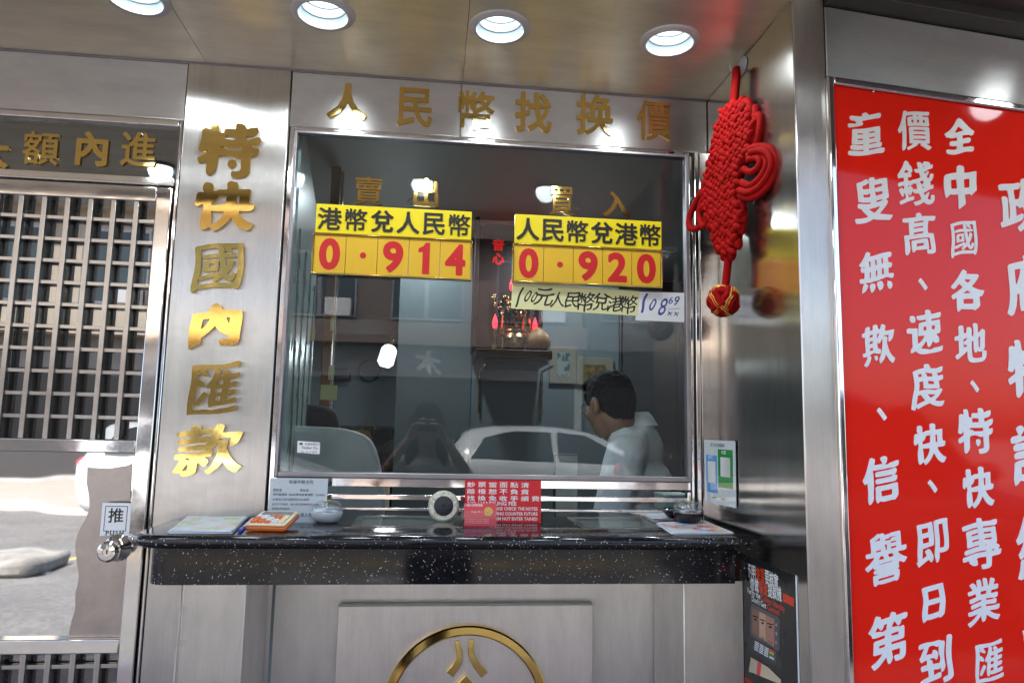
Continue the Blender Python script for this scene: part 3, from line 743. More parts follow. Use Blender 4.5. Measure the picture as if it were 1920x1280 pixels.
# ================================================================== LAMPS IN THE RECESS
def downlight(loc, label, cat='ceiling light', group='downlights in the steel ceiling', lampm='lamp_on', energy=1.25, rad=.075):
    t = thing('downlight', label, cat, loc, group); x, y, z = loc
    T = Matrix.Translation(loc) @ Matrix.Diagonal((rad/.075, rad/.075, 1, 1))
    b = MB(); b.lathe([(.0575, -.002), (.060, -.008), (.068, -.0085), (.0765, -.004), (.078, -.0002), (.0575, -.0002)], T, 48); b.build('trim_ring', M['white_plastic'], t)
    b = MB(); b.lathe([(.0572, -.003), (.0560, .016), (.0535, .018), (.0530, .040), (.0505, .042), (.0480, .075), (.0455, .092)], T, 48); b.build('reflector', M['reflector'], t)
    b = MB(); b.lathe([(.0454, .092), (.040, .086), (.026, .081), (0, .079)], T, 40); b.lathe([(.0454, .0921), (0, .0925)], T, 40); b.build('lamp_lens', M[lampm], t)
    if energy:
        l = bpy.data.lights.new('lamp_light', 'SPOT'); l.energy = energy; l.color = (.86, .95, 1); l.shadow_soft_size = .045
        if l.type == 'SPOT': l.spot_size = R(165); l.spot_blend = .5
        o = bpy.data.objects.new('lamp_light', l); C.objects.link(o); o.location = (x, y, z-.012); hang(o, t)
    return t
for L, lb in zip(LAMPS, ('lit downlight in the steel ceiling above the door and its transom', 'lit downlight in the steel ceiling above the column and the first header character', 'lit downlight crossing the ceiling seam above the middle of the header', 'lit downlight in the steel ceiling nearest the red hanging knot')):
    downlight(L, lb)
for P_, lb in zip(INL, ('lit interior ceiling lamp seen behind the second gold character on the glass', 'lit interior ceiling lamp seen behind the third gold character on the glass', 'lit interior ceiling lamp at the right edge of the window beside the rate board')):
    downlight(P_, lb, group='lamps inside the shop', lampm='lamp_in', energy=8.5, rad=.07)
for k, lb in ((0, 'lit canopy downlight outside the door, leftmost of its row'), (1, 'lit canopy downlight outside the column, second of its row from the left'), (2, 'lit canopy downlight above the left rate board, third of its row'), (3, 'lit canopy downlight above the right rate board, fourth of its row'), (5, 'lit canopy downlight before the red signboard, rightmost of its row')):
    downlight((-1.15+.53*k+.02+(.22 if k == 5 else 0), -.93 if k < 5 else -.77, CZ+.02), lb, group='downlights under the canopy', energy=.7)

# ================================================================== GOLD CHARACTERS
def raised(ch, style, px, py, wpx, hpx, label, group, Y=-.001, depth=.006, mat='gold'):
    o = at(px, py, Y); k = (at(px, py-hpx/2, Y).z-at(px, py+hpx/2, Y).z); w = at(px+wpx/2, py, Y).x-at(px-wpx/2, py, Y).x
    q = char(ch, style, 'raised_character', M[mat], o, *FRONT, h=k, w=w, depth=depth)
    return tag(q, label, 'metal character', group)
for ch, px, py, w, h in (('人', 652, 191, 76, 66), ('民', 778, 203, 66, 72), ('幣', 893, 208, 68, 72), ('找', 1000, 212, 70, 74), ('换', 1115, 216, 70, 76), ('價', 1226, 227, 64, 74)):
    raised(ch, 'heavy', px, py, w, h, f'polished gold character {ch} in the row on the header above the window', 'gold characters on the header')
for ch, px, py, w, h in (('特', 431, 283, 116, 102), ('快', 423, 388, 112, 95), ('國', 410, 503, 96, 97), ('內', 406, 613, 98, 88), ('匯', 402, 727, 94, 104), ('款', 392, 843, 128, 100)):
    raised(ch, 'brush', px, py, w, h, f'large gold brush character {ch} on the steel column beside the window', 'gold characters down the column', Y=-.005, depth=.008)
for ch, px, py, w, h in (('大', -14, 286, 66, 60), ('額', 78, 279, 68, 62), ('內', 174, 280, 60, 64), ('進', 261, 281, 66, 64)):
    raised(ch, 'heavy', px, py, w, h, f'gold character {ch} on the dark transom glass above the door', 'gold characters over the door', Y=.011, depth=.005)
for ch, px, py, w, h in (('賣', 691, 359, 54, 53), ('出', 799, 362, 47, 54), ('買', 1053, 378, 45, 55), ('入', 1156, 384, 52, 46)):
    raised(ch, 'bold', px, py, w, h, f'small gold character {ch} stuck on the window glass above a yellow rate board', 'gold characters on the window glass', Y=.005, depth=.005)

# ================================================================== RATE BOARDS
def rate_board(chars, digits, TL, TR, ML, MR, BL, BR, label, tid):
    Y = -.004
    tl, tr, ml, mr, bl, br = (at(*p, Y) for p in (TL, TR, ML, MR, BL, BR))
    x0 = tl.x; x1 = tr.x; x0b = (ml.x+bl.x)/2-.001; x1b = (mr.x+br.x)/2
    za = (tl.z+tr.z)/2; zm = (ml.z+mr.z)/2; zb = (bl.z+br.z)/2
    t = thing('rate_board', label, 'rate board', ((x0+x1)/2, 0, zb), 'yellow exchange rate boards on the window')
    b = MB(); b.box(x0, x1, -.010, .0055, zm+.001, za); b.build('title_plate', M['yellow'], t, bevel=.0008)
    cw = (x1-x0)/len(chars)
    for i, ch in enumerate(chars):
        char(ch, 'bold', 'title_character', M['black_vinyl'], (x0+cw*(i+.5)+.002, -.0102, (za+zm)/2), *FRONT, h=(za-zm)*.76, depth=.002, parent=t)
    f = MB(); e = .004
    f.box(x0b-e, x1b+e, -.012, .0055, zb-e, zb); f.box(x0b-e, x1b+e, -.012, .0055, zm-e, zm); f.box(x0b-e, x0b, -.0118, .0055, zb, zm-e); f.box(x1b, x1b+e, -.0118, .0055, zb, zm-e)
    f.build('board_frame', M['gold'], t, bevel=.0006)
    dw = (x1b-x0b)/len(digits)
    for i, ch in enumerate(digits):
        a = x0b+dw*i+.0007; c = x0b+dw*(i+1)-.0007
        b = MB(); b.box(a, c, -.0085, .0055, zb+.0005, zm-e-.0005); tile = b.build('digit_tile', M['amber'], t, bevel=.0006)
        cx = (a+c)/2; cz = (zb+zm-e)/2; hh = (zm-e-zb)
        if ch == '.':
            b = MB(); b.lathe([(0, .0006), (dw*.10, .0006), (dw*.10, 0)], frame((cx+dw*.05, -.0086, cz), *FRONT), 24); b.build('digit', M['digit_red'], tile)
        elif ch == '1':
            hw = dw*.115; put(loops_to_mesh([[(hw, -hh*.42), (hw, hh*.42), (-hw*.2, hh*.42), (-hw*.9, hh*.32), (-hw*2.2, hh*.26), (-hw*2.2, hh*.15), (-hw, hh*.17), (-hw, -hh*.42)]], .0006, 0, 'digit'), 'digit', M['digit_red'], (cx+hw*.5, -.0086, cz), *FRONT, parent=tile)
        else:
            char(ch, 'round', 'digit', M['digit_red'], (cx, -.0086, cz), *FRONT, h=hh*.84, w=(dw*.66 if ch != '1' else dw*.40), depth=.0006, parent=tile)
    return t
rate_board('港幣兌人民幣', '0.914', (594.4, 382), (884.6, 399), (591, 438), (883.8, 451), (587, 511), (881, 524), 'yellow rate board with red digits 0.914 on the left of the window glass', 1)
rate_board('人民幣兌港幣', '0.920', (965.5, 401), (1239, 418), (964, 456), (1239, 471), (963, 526), (1237, 539), 'yellow rate board with red digits 0.920 on the right of the window glass', 2)
def paper_on_glass(name, label, cat, mat, TL, TR, BR, BL, Y=.0052, d=.0008):
    P = [at(*p, Y) for p in (BL, BR, TR, TL)]
    b = MB(); b.prism([(p.x, p.z) for p in P], (0, Y, 0), (1, 0, 0), (0, 0, 1), (0, -1, 0), d)
    return tag(b.build(name, mat), label, cat), P
strip, P = paper_on_glass('rate_note', 'pale yellow paper strip with brush handwriting taped under the right rate board', 'paper note', M['paper_cream'], (961, 528), (1199, 546), (1196, 592), (958, 578))
for ch, px, py, h in (('1', 974, 557, 40), ('0', 990, 555, 24), ('0', 1002, 557, 22), ('元', 1020, 556, 34), ('人', 1045, 562, 30), ('民', 1073, 562, 32), ('幣', 1099, 566, 38), ('兌', 1128, 566, 34), ('港', 1154, 569, 32), ('幣', 1180, 571, 36)):
    o = at(px, py, .0044); hh = at(px, py-h/2, .0044).z-at(px, py+h/2, .0044).z
    xd = Vector((1, 0, -.05)); yd = Vector((.05, 0, 1)) if ch not in '10' else Vector((.38, 0, 1))
    xd = Vector((1, 0, -.04)); 
    char(ch, 'hand', 'handwriting', M['ink'], o, xd, xd.cross(Vector((0, -1, 0))) * -1 if False else Vector((.04, 0, 1)), h=hh, depth=.0003, parent=strip) if ch not in '10' else char(ch, 'hand', 'handwriting', M['ink'], o, Vector((1, 0, -.30)), Vector((.30, 0, 1)), h=hh, w=(hh*.45 if ch == '0' else hh*.16), depth=.0003, parent=strip)
wnote, P = paper_on_glass('rate_note', 'white paper slip with blue handwritten figures beside the pale yellow strip', 'paper note', M['paper'], (1199, 547), (1283, 549), (1283, 604), (1191, 600), Y=.0050, d=.0004)
for ch, px, py, h, w in (('1', 1208, 568, 38, 8), ('0', 1224, 571, 24, 12), ('8', 1243, 575, 34, 14), ('6', 1258, 563, 14, 8), ('9', 1269, 564, 18, 9), ('×', 1256, 588, 9, 9), ('×', 1268, 589, 9, 9)):
    o = at(px, py, .0046); hh = at(px, py-h/2, .0046).z-at(px, py+h/2, .0046).z
    char(ch, 'hand', 'handwriting', M['ink_blue'] if px > 1200 else M['ink'], o, Vector((1, 0, -.22)), Vector((.22, 0, 1)), h=hh, w=hh*w/h, depth=.0003, parent=wnote)
a, c = at(1252, 580, .0046), at(1275, 578, .0046)
b = MB(); b.tube([a, c], .0006, 6); b.build('handwriting', M['ink_blue'], wnote)
stk, P = paper_on_glass('maker_label', 'small white maker label stuck low on the left of the window glass', 'sticker', M['white_vinyl'], (558, 826), (600.5, 829), (599, 851), (557, 848), Y=.0058, d=.0004)
o = at(561, 842, .0053)
line('Timber Co.', 'label_print', M['ink_grey'], at(565, 841, .0053), (1, 0, 0), (0, 0, 1), .0095, stk, .01)
line('Tel. 2117 4022', 'label_print', M['ink_grey'], at(563, 848.5, .0053), (1, 0, 0), (0, 0, 1), .0075, stk, .0)
b = MB(); b.lathe([(0, .0004), (.005, .0004), (.005, 0)], frame(at(564.5, 831.5, .0053), *FRONT) @ Matrix.Diagonal((1, .6, 1, 1)), 20); b.build('label_print', M['ink_grey'], stk)
line('木業有限公司', 'label_print', M['ink_grey'], at(571, 834, .0053), (1, 0, 0), (0, 0, 1), .0075, stk, .0)

# ================================================================== COUNTER
CT = 1.165; YN = -.285                                     # counter top height and its front
ctr = thing('stone_counter', 'black speckled granite counter with a rounded front edge under the serving window', 'counter', (.05, -.1, 1.06))
xl, xr = at(261, 1012, -.19).x, at(1387, 1012, YN).x
def counter_outline(inset, rad):
    P = []
    for k in range(13):
        a = math.pi+math.pi/2*k/12; P.append((xl+inset+rad+rad*math.cos(a), YN+inset+rad+rad*math.sin(a)))
    return P+[(xr-inset*.0, YN+inset), (xr-inset*.0, .32), (xl+inset, .32)] 
tb = at(800, 1031, YN).z; th = CT-tb
b = MB(); rings = []
K = 12
for i in range(K+1):
    a = -math.pi/2+math.pi*i/K; ins = th/2*(1-math.cos(a)); z = (CT+tb)/2+th/2*math.sin(a)
    rings.append([(x, y, z) for x, y in counter_outline(ins, .075-ins*.3)])
n = len(rings[0]); vs = [v for r_ in rings for v in r_]; fs = []
for i in range(K):
    for j in range(n): fs.append((i*n+j, i*n+(j+1) % n, (i+1)*n+(j+1) % n, (i+1)*n+j))
fs += [tuple(range(n-1, -1, -1)), tuple(K*n+j for j in range(n))]
b.add(vs, fs); b.build('countertop', M['granite'], ctr, sharp=50)
ya = YN+.022; za0 = at(800, 1095, ya).z; xal = at(272, 1060, ya).x
P = []
for k in range(11):
    a = math.pi+math.pi/2*k/10; P.append((xal+.045+.045*math.cos(a), ya+.045+.045*math.sin(a)))
P += [(xr-.004, ya), (xr-.004, .0), (xal, .0)]
b = MB(); b.prism(P, (0, 0, za0), (1, 0, 0), (0, 1, 0), (0, 0, 1), tb-za0-.0005); b.build('apron', M['granite'], ctr)
b = MB(); b.box(xr+.0035, XR-.001, YN+.05, -.02, za0, CT-.002); b.build('end_piece', M['granite'], ctr)
b = MB(); b.box(xr+.0003, xr+.0032, YN+.012, -.02, CT-.026, CT-.004); b.build('edge_seal', M['white_plastic'], ctr)
def on_top(px, py): return at_z(px, py, CT)
# money trays let into the counter
def tray(pts, label):
    P = [on_top(*p) for p in pts]; c = sum(P, Vector())/4
    t = thing('money_tray', label, 'tray', (c.x, c.y, CT), 'glass money trays in the counter')
    P2 = [c+(p-c)*.86 for p in P]
    b = MB()
    for i in range(4):
        j = (i+1) % 4; a, b_, d_, e_ = P[i], P[j], P2[j], P2[i]
        up_ = Vector((0, 0, .0025)); b.add([a, b_, d_, e_, a+up_, b_+up_, d_+up_, e_+up_], [(0, 3, 2, 1), (4, 5, 6, 7), (0, 1, 5, 4), (2, 3, 7, 6)])
    b.build('tray_rim', M['chrome_bar'], t)
    b = MB(); b.add([p+Vector((0, 0, .0011)) for p in P2]+[p+Vector((0, 0, .0004)) for p in P2], [(0, 1, 2, 3), (7, 6, 5, 4)]+[(i, 4+i, 4+(i+1) % 4, (i+1) % 4) for i in range(4)]); b.build('tray_glass', plain('greenish tray glass', (.20, .22, .20, 1), .08), t)
tray([(658, 988), (862, 988), (872, 968), (672, 967)], 'steel rimmed money tray in the counter behind the cream round speaker')
tray([(1090, 991), (1258, 990), (1212, 969), (1060, 970)], 'steel rimmed money tray in the counter right of the red notice')
# ================================================================== THINGS ON THE COUNTER
def stack(name, label, cat, corners, n, thick, mats, group=None):
    P = [on_top(*p) for p in corners]; c = sum(P, Vector())/4
    t = thing(name, label, cat, (c.x, c.y, CT), group)
    for k in range(n):
        j = Vector((random.uniform(-.003, .003), random.uniform(-.003, .003), 0)); rz = random.uniform(-.02, .02)
        Q = [c+Matrix.Rotation(rz, 3, 'Z') @ (p-c)+j for p in P]; z0 = .0006+thick*k
        b = MB(); b.add([Vector((q.x, q.y, CT+z0)) for q in Q]+[Vector((q.x, q.y, CT+z0+thick*.86)) for q in Q], [(3, 2, 1, 0), (4, 5, 6, 7)]+[(i, (i+1) % 4, 4+(i+1) % 4, 4+i) for i in range(4)])
        b.build('leaflet', mats[k % len(mats)], t)
    return t, P, c, CT+.0006+thick*n
def leaflet_print(seed, cols, base):
    t = NT('leaflet print %d' % seed); t.set(Roughness=.35); v = t.coords((34, 22, 1)); vo = t.n('TexVoronoi', distance='CHEBYCHEV'); vo.inputs['Scale'].default_value = 1.2; vo.inputs['Randomness'].default_value = .6
    mp = t.n('Mapping'); mp.inputs['Location'].default_value = (seed, seed*2.1, 0); t.l(v, mp.inputs[0]); t.l(mp.outputs[0], vo.inputs['Vector'])
    sp_ = t.n('SeparateColor'); t.l(vo.outputs['Color'], sp_.inputs[0])
    st_ = [(0, base)]
    for i, c_ in enumerate(cols): st_.append((.42+.56*i/len(cols), c_))
    x = t.ramp(sp_.outputs[0], st_); x.node.color_ramp.interpolation = 'CONSTANT'
    nz = t.noise(t.coords((160, 160, 1)), 1, 2); mx = t.n('Mix', data_type='RGBA'); mx.inputs[7].default_value = base
    t.l(t.range(nz, 0, .65, .45, .65), mx.inputs[0]); t.l(x, mx.inputs[6]); t.l(mx.outputs[2], t.p.inputs['Base Color']); return t.m
pr1 = leaflet_print(1, [(.55, .62, .25, 1), (.72, .70, .50, 1), (.80, .55, .50, 1), (.75, .80, .85, 1)], (.74, .76, .70, 1))
pr2 = leaflet_print(5, [(.62, .06, .07, 1), (.75, .50, .22, 1), (.35, .45, .66, 1), (.78, .62, .60, 1)], (.72, .74, .80, 1))
t, P, c, zt = stack('leaflet_stack', 'stack of white and green leaflets at the left end of the black counter', 'leaflets', [(318, 1000), (436, 1000), (470, 968), (362, 967)], 6, .0014, [M['paper']])
Q = [c+(p-c)*.97 for p in P]; b = MB(); b.add([Vector((q.x, q.y, zt)) for q in Q]+[Vector((q.x, q.y, zt+.0004)) for q in Q], [(3, 2, 1, 0), (4, 5, 6, 7)]+[(i, (i+1) % 4, 4+(i+1) % 4, 4+i) for i in range(4)]); b.build('top_leaflet', pr1, t)
t, P, c, zt = stack('leaflet_stack', 'fan of red and blue printed leaflets at the right end under the black dish', 'leaflets', [(1262, 1003), (1374, 1002), (1322, 980), (1232, 983)], 5, .0012, [M['paper']])
Q = [c+(p-c)*.97 for p in P]; b = MB(); b.add([Vector((q.x, q.y, zt)) for q in Q]+[Vector((q.x, q.y, zt+.0004)) for q in Q], [(3, 2, 1, 0), (4, 5, 6, 7)]+[(i, (i+1) % 4, 4+(i+1) % 4, 4+i) for i in range(4)]); b.build('top_leaflet', pr2, t); ztR = zt+.0004
t, P, c, zt = stack('leaflet_stack', 'printed leaflets lying behind the rails beside the second black dish', 'leaflets', [(1226, 976), (1300, 975), (1276, 961), (1180, 961)], 4, .0012, [pr2])
# blue pen
a, c = on_top(449, 999), on_top(474, 975)
pn = thing('ballpoint_pen', 'blue ballpoint pen lying between the leaflets and the calculator', 'pen', a)
b = MB(); b.tube([a+Vector((0, 0, .0045)), a.lerp(c, .25)+Vector((0, 0, .0045))], [.0042, .0046], 12); b.build('pen_cap', M['blue'], pn)
b = MB(); b.tube([a.lerp(c, .25)+Vector((0, 0, .0045)), c+Vector((0, 0, .0045))], [.0040, .0036], 12); b.build('pen_barrel', M['white_plastic'], pn)
# calculator
f0, f1 = on_top(459, 997), on_top(536, 997); bk = on_top(516, 972)
xd = (f1-f0).normalized(); wd = (f1-f0).length; dp = .115; T = Matrix.Translation(f0+xd*wd/2) @ Matrix.Rotation(R(-6), 4, 'Z') @ Matrix.Rotation(R(9), 4, 'X')
cal = thing('desk_calculator', 'orange and cream desk calculator with rubber bands behind it', 'calculator', f0+xd*wd/2)
b = MB(); b.box(-wd/2, wd/2, 0, dp, .001, .012, T=T); b.build('shell', M['orange'], cal, bevel=.003)
b = MB(); b.box(-wd/2+.001, wd/2-.001, .001, dp-.001, .0121, .019, T=T); b.build('face_plate', M['cream'], cal, bevel=.003)
b = MB(); b.box(-wd/2+.010, wd/2-.010, dp-.042, dp-.012, .0185, .0205, T=T); b.build('display', M['lcd'], cal, bevel=.001)
for r_ in range(4):
    for k in range(5):
        x = -wd/2+.014+k*(wd-.028)/4; y = .012+r_*.0155; b = MB(); s_ = (wd-.028)/4*.40
        b.box(x-s_, x+s_, y-.0055, y+.0055, .0185, .0235, T=T); b.build('key', M['orange'] if (k+r_) % 5 not in (3, 4) and k < 4 else M['white_plastic'] if k < 4 else M['cream'], cal, bevel=.0012)
# rubber bands: a loose tangle, one object because nobody could count it
b = MB(); o = on_top(508, 966)
for k in range(26):
    cx, cyy = o.x+random.gauss(0, .018), o.y+random.gauss(0, .010); ra = random.uniform(.010, .028); rb_ = ra*random.uniform(.35, .9); ph = random.uniform(0, 6.28); tl = random.uniform(-.35, .35); zc = random.uniform(.002, .014); w_ = random.uniform(.0, .5)
    pts = [Vector((cx+math.cos(ph)*ra*math.cos(t_)-math.sin(ph)*rb_*math.sin(t_), cyy+math.sin(ph)*ra*math.cos(t_)+math.cos(ph)*rb_*math.sin(t_), CT+max(.001, zc+tl*ra*math.cos(t_)+.003*math.sin(3*t_)*w_))) for t_ in np.linspace(0, 2*math.pi, 25)[:-1]]
    b.tube(pts, .0009, 5, closed=True)
for k in range(2):
    o2 = on_top(492-14*k, 968); pts = [Vector((o2.x+.022*math.cos(t_)*(1-.2*k), o2.y+.004*math.sin(2*t_), CT+.001+.017*(1+math.sin(t_)))) for t_ in np.linspace(0, 2*math.pi, 29)[:-1]]; b.tube(pts, .0009, 5, closed=True)
tag(b.build('rubber_bands', M['rubber']), 'loose pile of brown rubber bands heaped behind the calculator', 'rubber bands', kind='stuff')
# notice in a clear stand
def stand(name, label, cat, TL, BR, Y, lean):
    a = at(*TL, Y); c = at(*BR, Y); return a, c
Yn = on_top(560, 971).y; Yn = min(Yn, -.035)
a = at(508, 896, Yn); c = at(616, 897, Yn); w = c.x-a.x; zt = a.z
ns = thing('notice_stand', 'white typed notice in a clear acrylic stand at the left of the counter', 'notice', ((a.x+c.x)/2, Yn, CT))
yd = Vector((0, .06, 1)).normalized(); h = (zt-CT)/yd.z
sheet('notice_sheet', M['paper'], Vector((a.x, Yn-.012, CT+.001)), (1, 0, 0), yd, w, h, ns, .0006)
sheet('clear_sleeve', M['acrylic'], Vector((a.x-.004, Yn-.0140, CT+.0005)), (1, 0, 0), yd, w+.008, h+.004, ns, .0010)
b = MB(); b.box(a.x-.004, a.x+w+.004, Yn-.034, Yn+.02, CT+.0005, CT+.0022); b.build('stand_foot', M['acrylic'], ns)
def nl(txt, fx_, fy_, size, al='LEFT', fat=.004): line(txt, 'printed_line', M['ink_grey'], Vector((a.x+w*fx_, Yn-.012, CT+.001))+yd*(h*fy_), (1, 0, 0), yd, size, ns, fat, al, depth=.0012)
nl('根據海關法例', .32, .88, .0105); nl('匯款達', .06, .70, .0075); nl('現金達', .52, .70, .0075)
nl('捌仟圓港幣（8000）', .06, .60, .0072); nl('壹拾貳萬港幣（120000）', .46, .60, .0072)
nl('必須出示身份證明及住址證明', .06, .49, .0072); nl('如客戶不提供，本公司可拒絕與客戶交易', .06, .38, .0066); nl('感謝各位的配合', .06, .28, .0066); nl('八達人民幣', .48, .13, .0105)
# money-wetting dishes
def dish(px, py, dia_px, body, label, z0=CT, lid=True, mound=True):
    o = at_z(px, py, z0); k = (EYE-o).length/FPX; r = dia_px*k/2
    t = thing('sponge_dish', label, 'dish', (o.x, o.y, z0), 'round dishes on the counter')
    T = Matrix.Translation((o.x, o.y, z0+.0005)) @ Matrix.Diagonal((1, 1, 1.25, 1))
    b = MB(); b.lathe([(0, 0), (r*.55, 0), (r*.80, r*.12), (r*.98, r*.38), (r, r*.52), (r*.95, r*.54), (r*.90, r*.40), (0, r*.34)], T, 44); b.build('bowl', M[body], t)
    if lid:
        b = MB(); b.lathe([(r*1.0, r*.53), (r*1.0, r*.62), (r*.93, r*.86), (r*.72, r*1.04), (r*.40, r*1.10), (0, r*1.11)], T, 44); b.build('clear_lid', M['plastic_lid'], t)
        b = MB(); b.ball((o.x, o.y, z0+r*1.38), (r*.26, r*.26, r*.03)); b.build('lid_label', plain('yellow lid label', (.75, .6, .05, 1), .4), t)
    if mound:
        b = MB(); b.ball((o.x, o.y, z0+r*.42), (r*.82, r*.82, r*.22)); b.build('sponge', M['white_plastic'] if body == 'white_plastic' else M['black_matt'], t)
    return t
dish(612, 979, 55, 'white_plastic', 'white sponge dish with a clear lid beside the notice stand')
dish(1291, 979, 53, 'black_gloss', 'black sponge dish with a clear lid standing on the right hand leaflets', ztR)
dish(1266, 969, 44, 'black_gloss', 'open black dish half hidden behind the lidded black dish', CT+.0055, False)
# round speaker standing on its rim
o = on_top(831, 979); k = (EYE-o).length/FPX; r = 28.5*k
spk = thing('round_speaker', 'cream marbled round speaker with a black centre standing on its rim', 'speaker', (o.x, o.y, CT))
xd = Vector((1, -.02, 0)); yd = Vector((0, .16, 1)).normalized(); T = frame(Vector((o.x, o.y, CT))+yd*(r+.0005), xd.normalized(), yd - xd.normalized()*yd.dot(xd.normalized()))
b = MB(); b.lathe([(0, -.028), (r*.8, -.028), (r*.96, -.018), (r, -.006), (r*.97, .003), (r*.86, .008), (r*.62, .009), (r*.60, .004), (0, .004)], T, 56); b.build('rim', M['marble'], spk)
b = MB(); b.lathe([(r*.60, .0045), (r*.58, .010), (r*.40, .0135), (r*.10, .014), (r*.08, .0125), (r*.04, .0125), (r*.03, .0145), (0, .015)], T, 48); b.build('cone', M['black_matt'], spk)
# red notice board
Yr = on_top(944, 979).y
a = at(873, 899.5, Yr); c = at(1015, 899.5, Yr); w = c.x-a.x
rn = thing('red_notice', 'red upright notice with white Chinese and English lettering on the counter', 'notice', ((a.x+c.x)/2, Yr, CT))
yd = Vector((0, .05, 1)).normalized(); h = (at(944, 900, Yr).z-CT)/yd.z; o = Vector((a.x, Yr, CT+.0005))
sheet('notice_board', M['notice_red'], o, (1, 0, 0), yd, w, h, rn, .003)
for r_, tx in enumerate(('鈔票當面點清', '離檯恕不負責', '找換免收手續費')):
    for k, ch in enumerate(tx):
        char(ch, 'bold', 'printed_character', M['white_vinyl'], o+Vector((w*(.075+.142*k), -.0031, 0))+yd*(h*(.885-.16*r_)), (1, 0, 0), yd, h=h*.125, w=w*.105, depth=.0003, parent=rn)
for r_, (tx, sz) in enumerate((('NO HANDLING FEE', .125), ('PLEASE CHECK THE NOTES', .105), ('LEAVING COUNTER FUTURE', .105), ('CLAIM NOT ENTER TAINED', .105))):
    ad = line(tx, 'printed_line', M['white_vinyl'], o+Vector((w*(.03 if r_ == 0 else .955), 0, 0))+yd*(h*(.40-.118*r_-(0 if r_ == 0 else -.005))), (1, 0, 0), yd, h*sz, rn, .022, 'LEFT' if r_ == 0 else 'RIGHT', 1.08 if r_ == 0 else .88, .0033)
b = MB(); b.box(a.x-.003, a.x+w+.003, Yr-.012, Yr-.001, CT+.0004, CT+.002); b.box(a.x-.003, a.x+w+.003, Yr+.0045, Yr+.03, CT+.0004, CT+.002); b.build('notice_foot', M['acrylic'], rn)
# card holder
Yc = on_top(900, 989).y; a = at(868, 945, Yc); c = at(933, 945, Yc); w = c.x-a.x; h = a.z-CT
ch_ = thing('card_holder', 'clear holder of coral red visiting cards in front of the red notice', 'card holder', ((a.x+c.x)/2, Yc, CT))
yd = Vector((0, .22, 1)).normalized(); o = Vector((a.x+w*.05, Yc+.004, CT+.004))
for k in range(4): sheet('visiting_card', M['card_red'], o+Vector((0, .0016*k, .0)), (1, 0, 0), yd, w*.92, h*.98, ch_, .0009)
sheet('front_plate', M['acrylic'], Vector((a.x-w*.03, Yc-.002, CT+.001)), (1, 0, 0), yd, w*1.06, h*.72, ch_, .0016)
b = MB(); b.box(a.x-w*.03, a.x+w*1.03, Yc-.010, Yc+.042, CT+.0004, CT+.003); b.box(a.x-w*.03, a.x+w*1.03, Yc+.028, Yc+.031, CT+.003, CT+h*.9); b.build('holder_base', M['acrylic'], ch_, bevel=.0008)
line('八達人民幣找換', 'card_print', M['white_vinyl'], o+yd*(h*.85), (1, 0, 0), yd, .0068, ch_, .012, depth=.0013)
line('Manager 李 小', 'card_print', M['white_vinyl'], o+Vector((w*.2, 0, 0))+yd*(h*.58), (1, 0, 0), yd, .0048, ch_, .0, depth=.0013)
for k in range(3): line('Rm 12 G/F Nathan Street Kowloon Tel 2368 0021', 'card_print', M['white_vinyl'], o+Vector((w*.03, 0, 0))+yd*(h*(.26-.07*k)), (1, 0, 0), yd, .0030, ch_, 0, depth=.0013)
b = MB(); b.lathe([(0, .0016), (w*.13, .0016), (w*.13, .0012)], frame(o+Vector((w*.70, 0, 0))+yd*(h*.62), (1, 0, 0), yd), 24); b.build('gold_seal', M['gold_edge'], ch_)

# ================================================================== EMBLEM PLAQUE UNDER THE COUNTER
YP = .022
em = thing('emblem_plaque', 'brushed steel plaque with a brass ring emblem on the wall under the counter', 'plaque', (.1, YP, .5))
a = at(635, 1135, YP); c = at(1111, 1134, YP); zc = at(872, 1134.5, YP).z
b = MB(); b.box(a.x, c.x, YP, .048, zc-.86, zc); b.build('plaque_plate', brushed('steel plaque', (.70, .67, .645), .34, 'z', aniso=.6, wav=.002), em, bevel=.001)
b = MB(); b.box(a.x, c.x, YP, .048, zc+.0005, zc+.003); b.build('glass_edge', plain('greenish glass edge', (.45, .60, .54, 1), .15), em)
oc = at(873, 1333, YP); k = (at(873, 1233, YP).z-at(873, 1433, YP).z)/200; Ro = 166*k; Ri = 147*k
b = MB(); b.lathe([(Ri, 0), (Ri, .014), (Ri+.004, .018), (Ro-.004, .018), (Ro, .014), (Ro, 0)], frame((oc.x, YP-.0002, oc.z), *FRONT), 96); b.build('ring', M['gold'], em)
def stroke(pts, wid):
    Pp = spline(pts, 6); L = []; Rr = []; n = len(Pp)
    for i, p in enumerate(Pp):
        q0 = Pp[max(0, i-1)]; q1 = Pp[min(n-1, i+1)]; dx, dy = q1[0]-q0[0], q1[1]-q0[1]; l_ = math.hypot(dx, dy); w_ = wid[0]+(wid[1]-wid[0])*i/(n-1)
        L.append((p[0]-dy/l_*w_, p[1]+dx/l_*w_)); Rr.append((p[0]+dy/l_*w_, p[1]-dx/l_*w_))
    return L+Rr[::-1]
for pts in ([(856, 1200), (861, 1222), (858, 1240), (843, 1261)], [(884, 1197), (883, 1220), (892, 1242), (908, 1262)]):
    L = [((lambda p: (p.x, p.z))(at(*p, YP))) for p in stroke(pts, (4.5, 8))]
    put(loops_to_mesh([L], .010, .0015), 'emblem_stroke', M['gold'], (0, YP-.0002, 0), *FRONT, parent=em)
L = [(lambda p: (p.x, p.z))(at(*p, YP)) for p in ((872, 1262), (915, 1305), (895, 1308), (873, 1284), (850, 1308), (830, 1305))]
put(loops_to_mesh([L], .012, .0015), 'emblem_stroke', M['gold'], (0, YP-.0002, 0), *FRONT, parent=em)
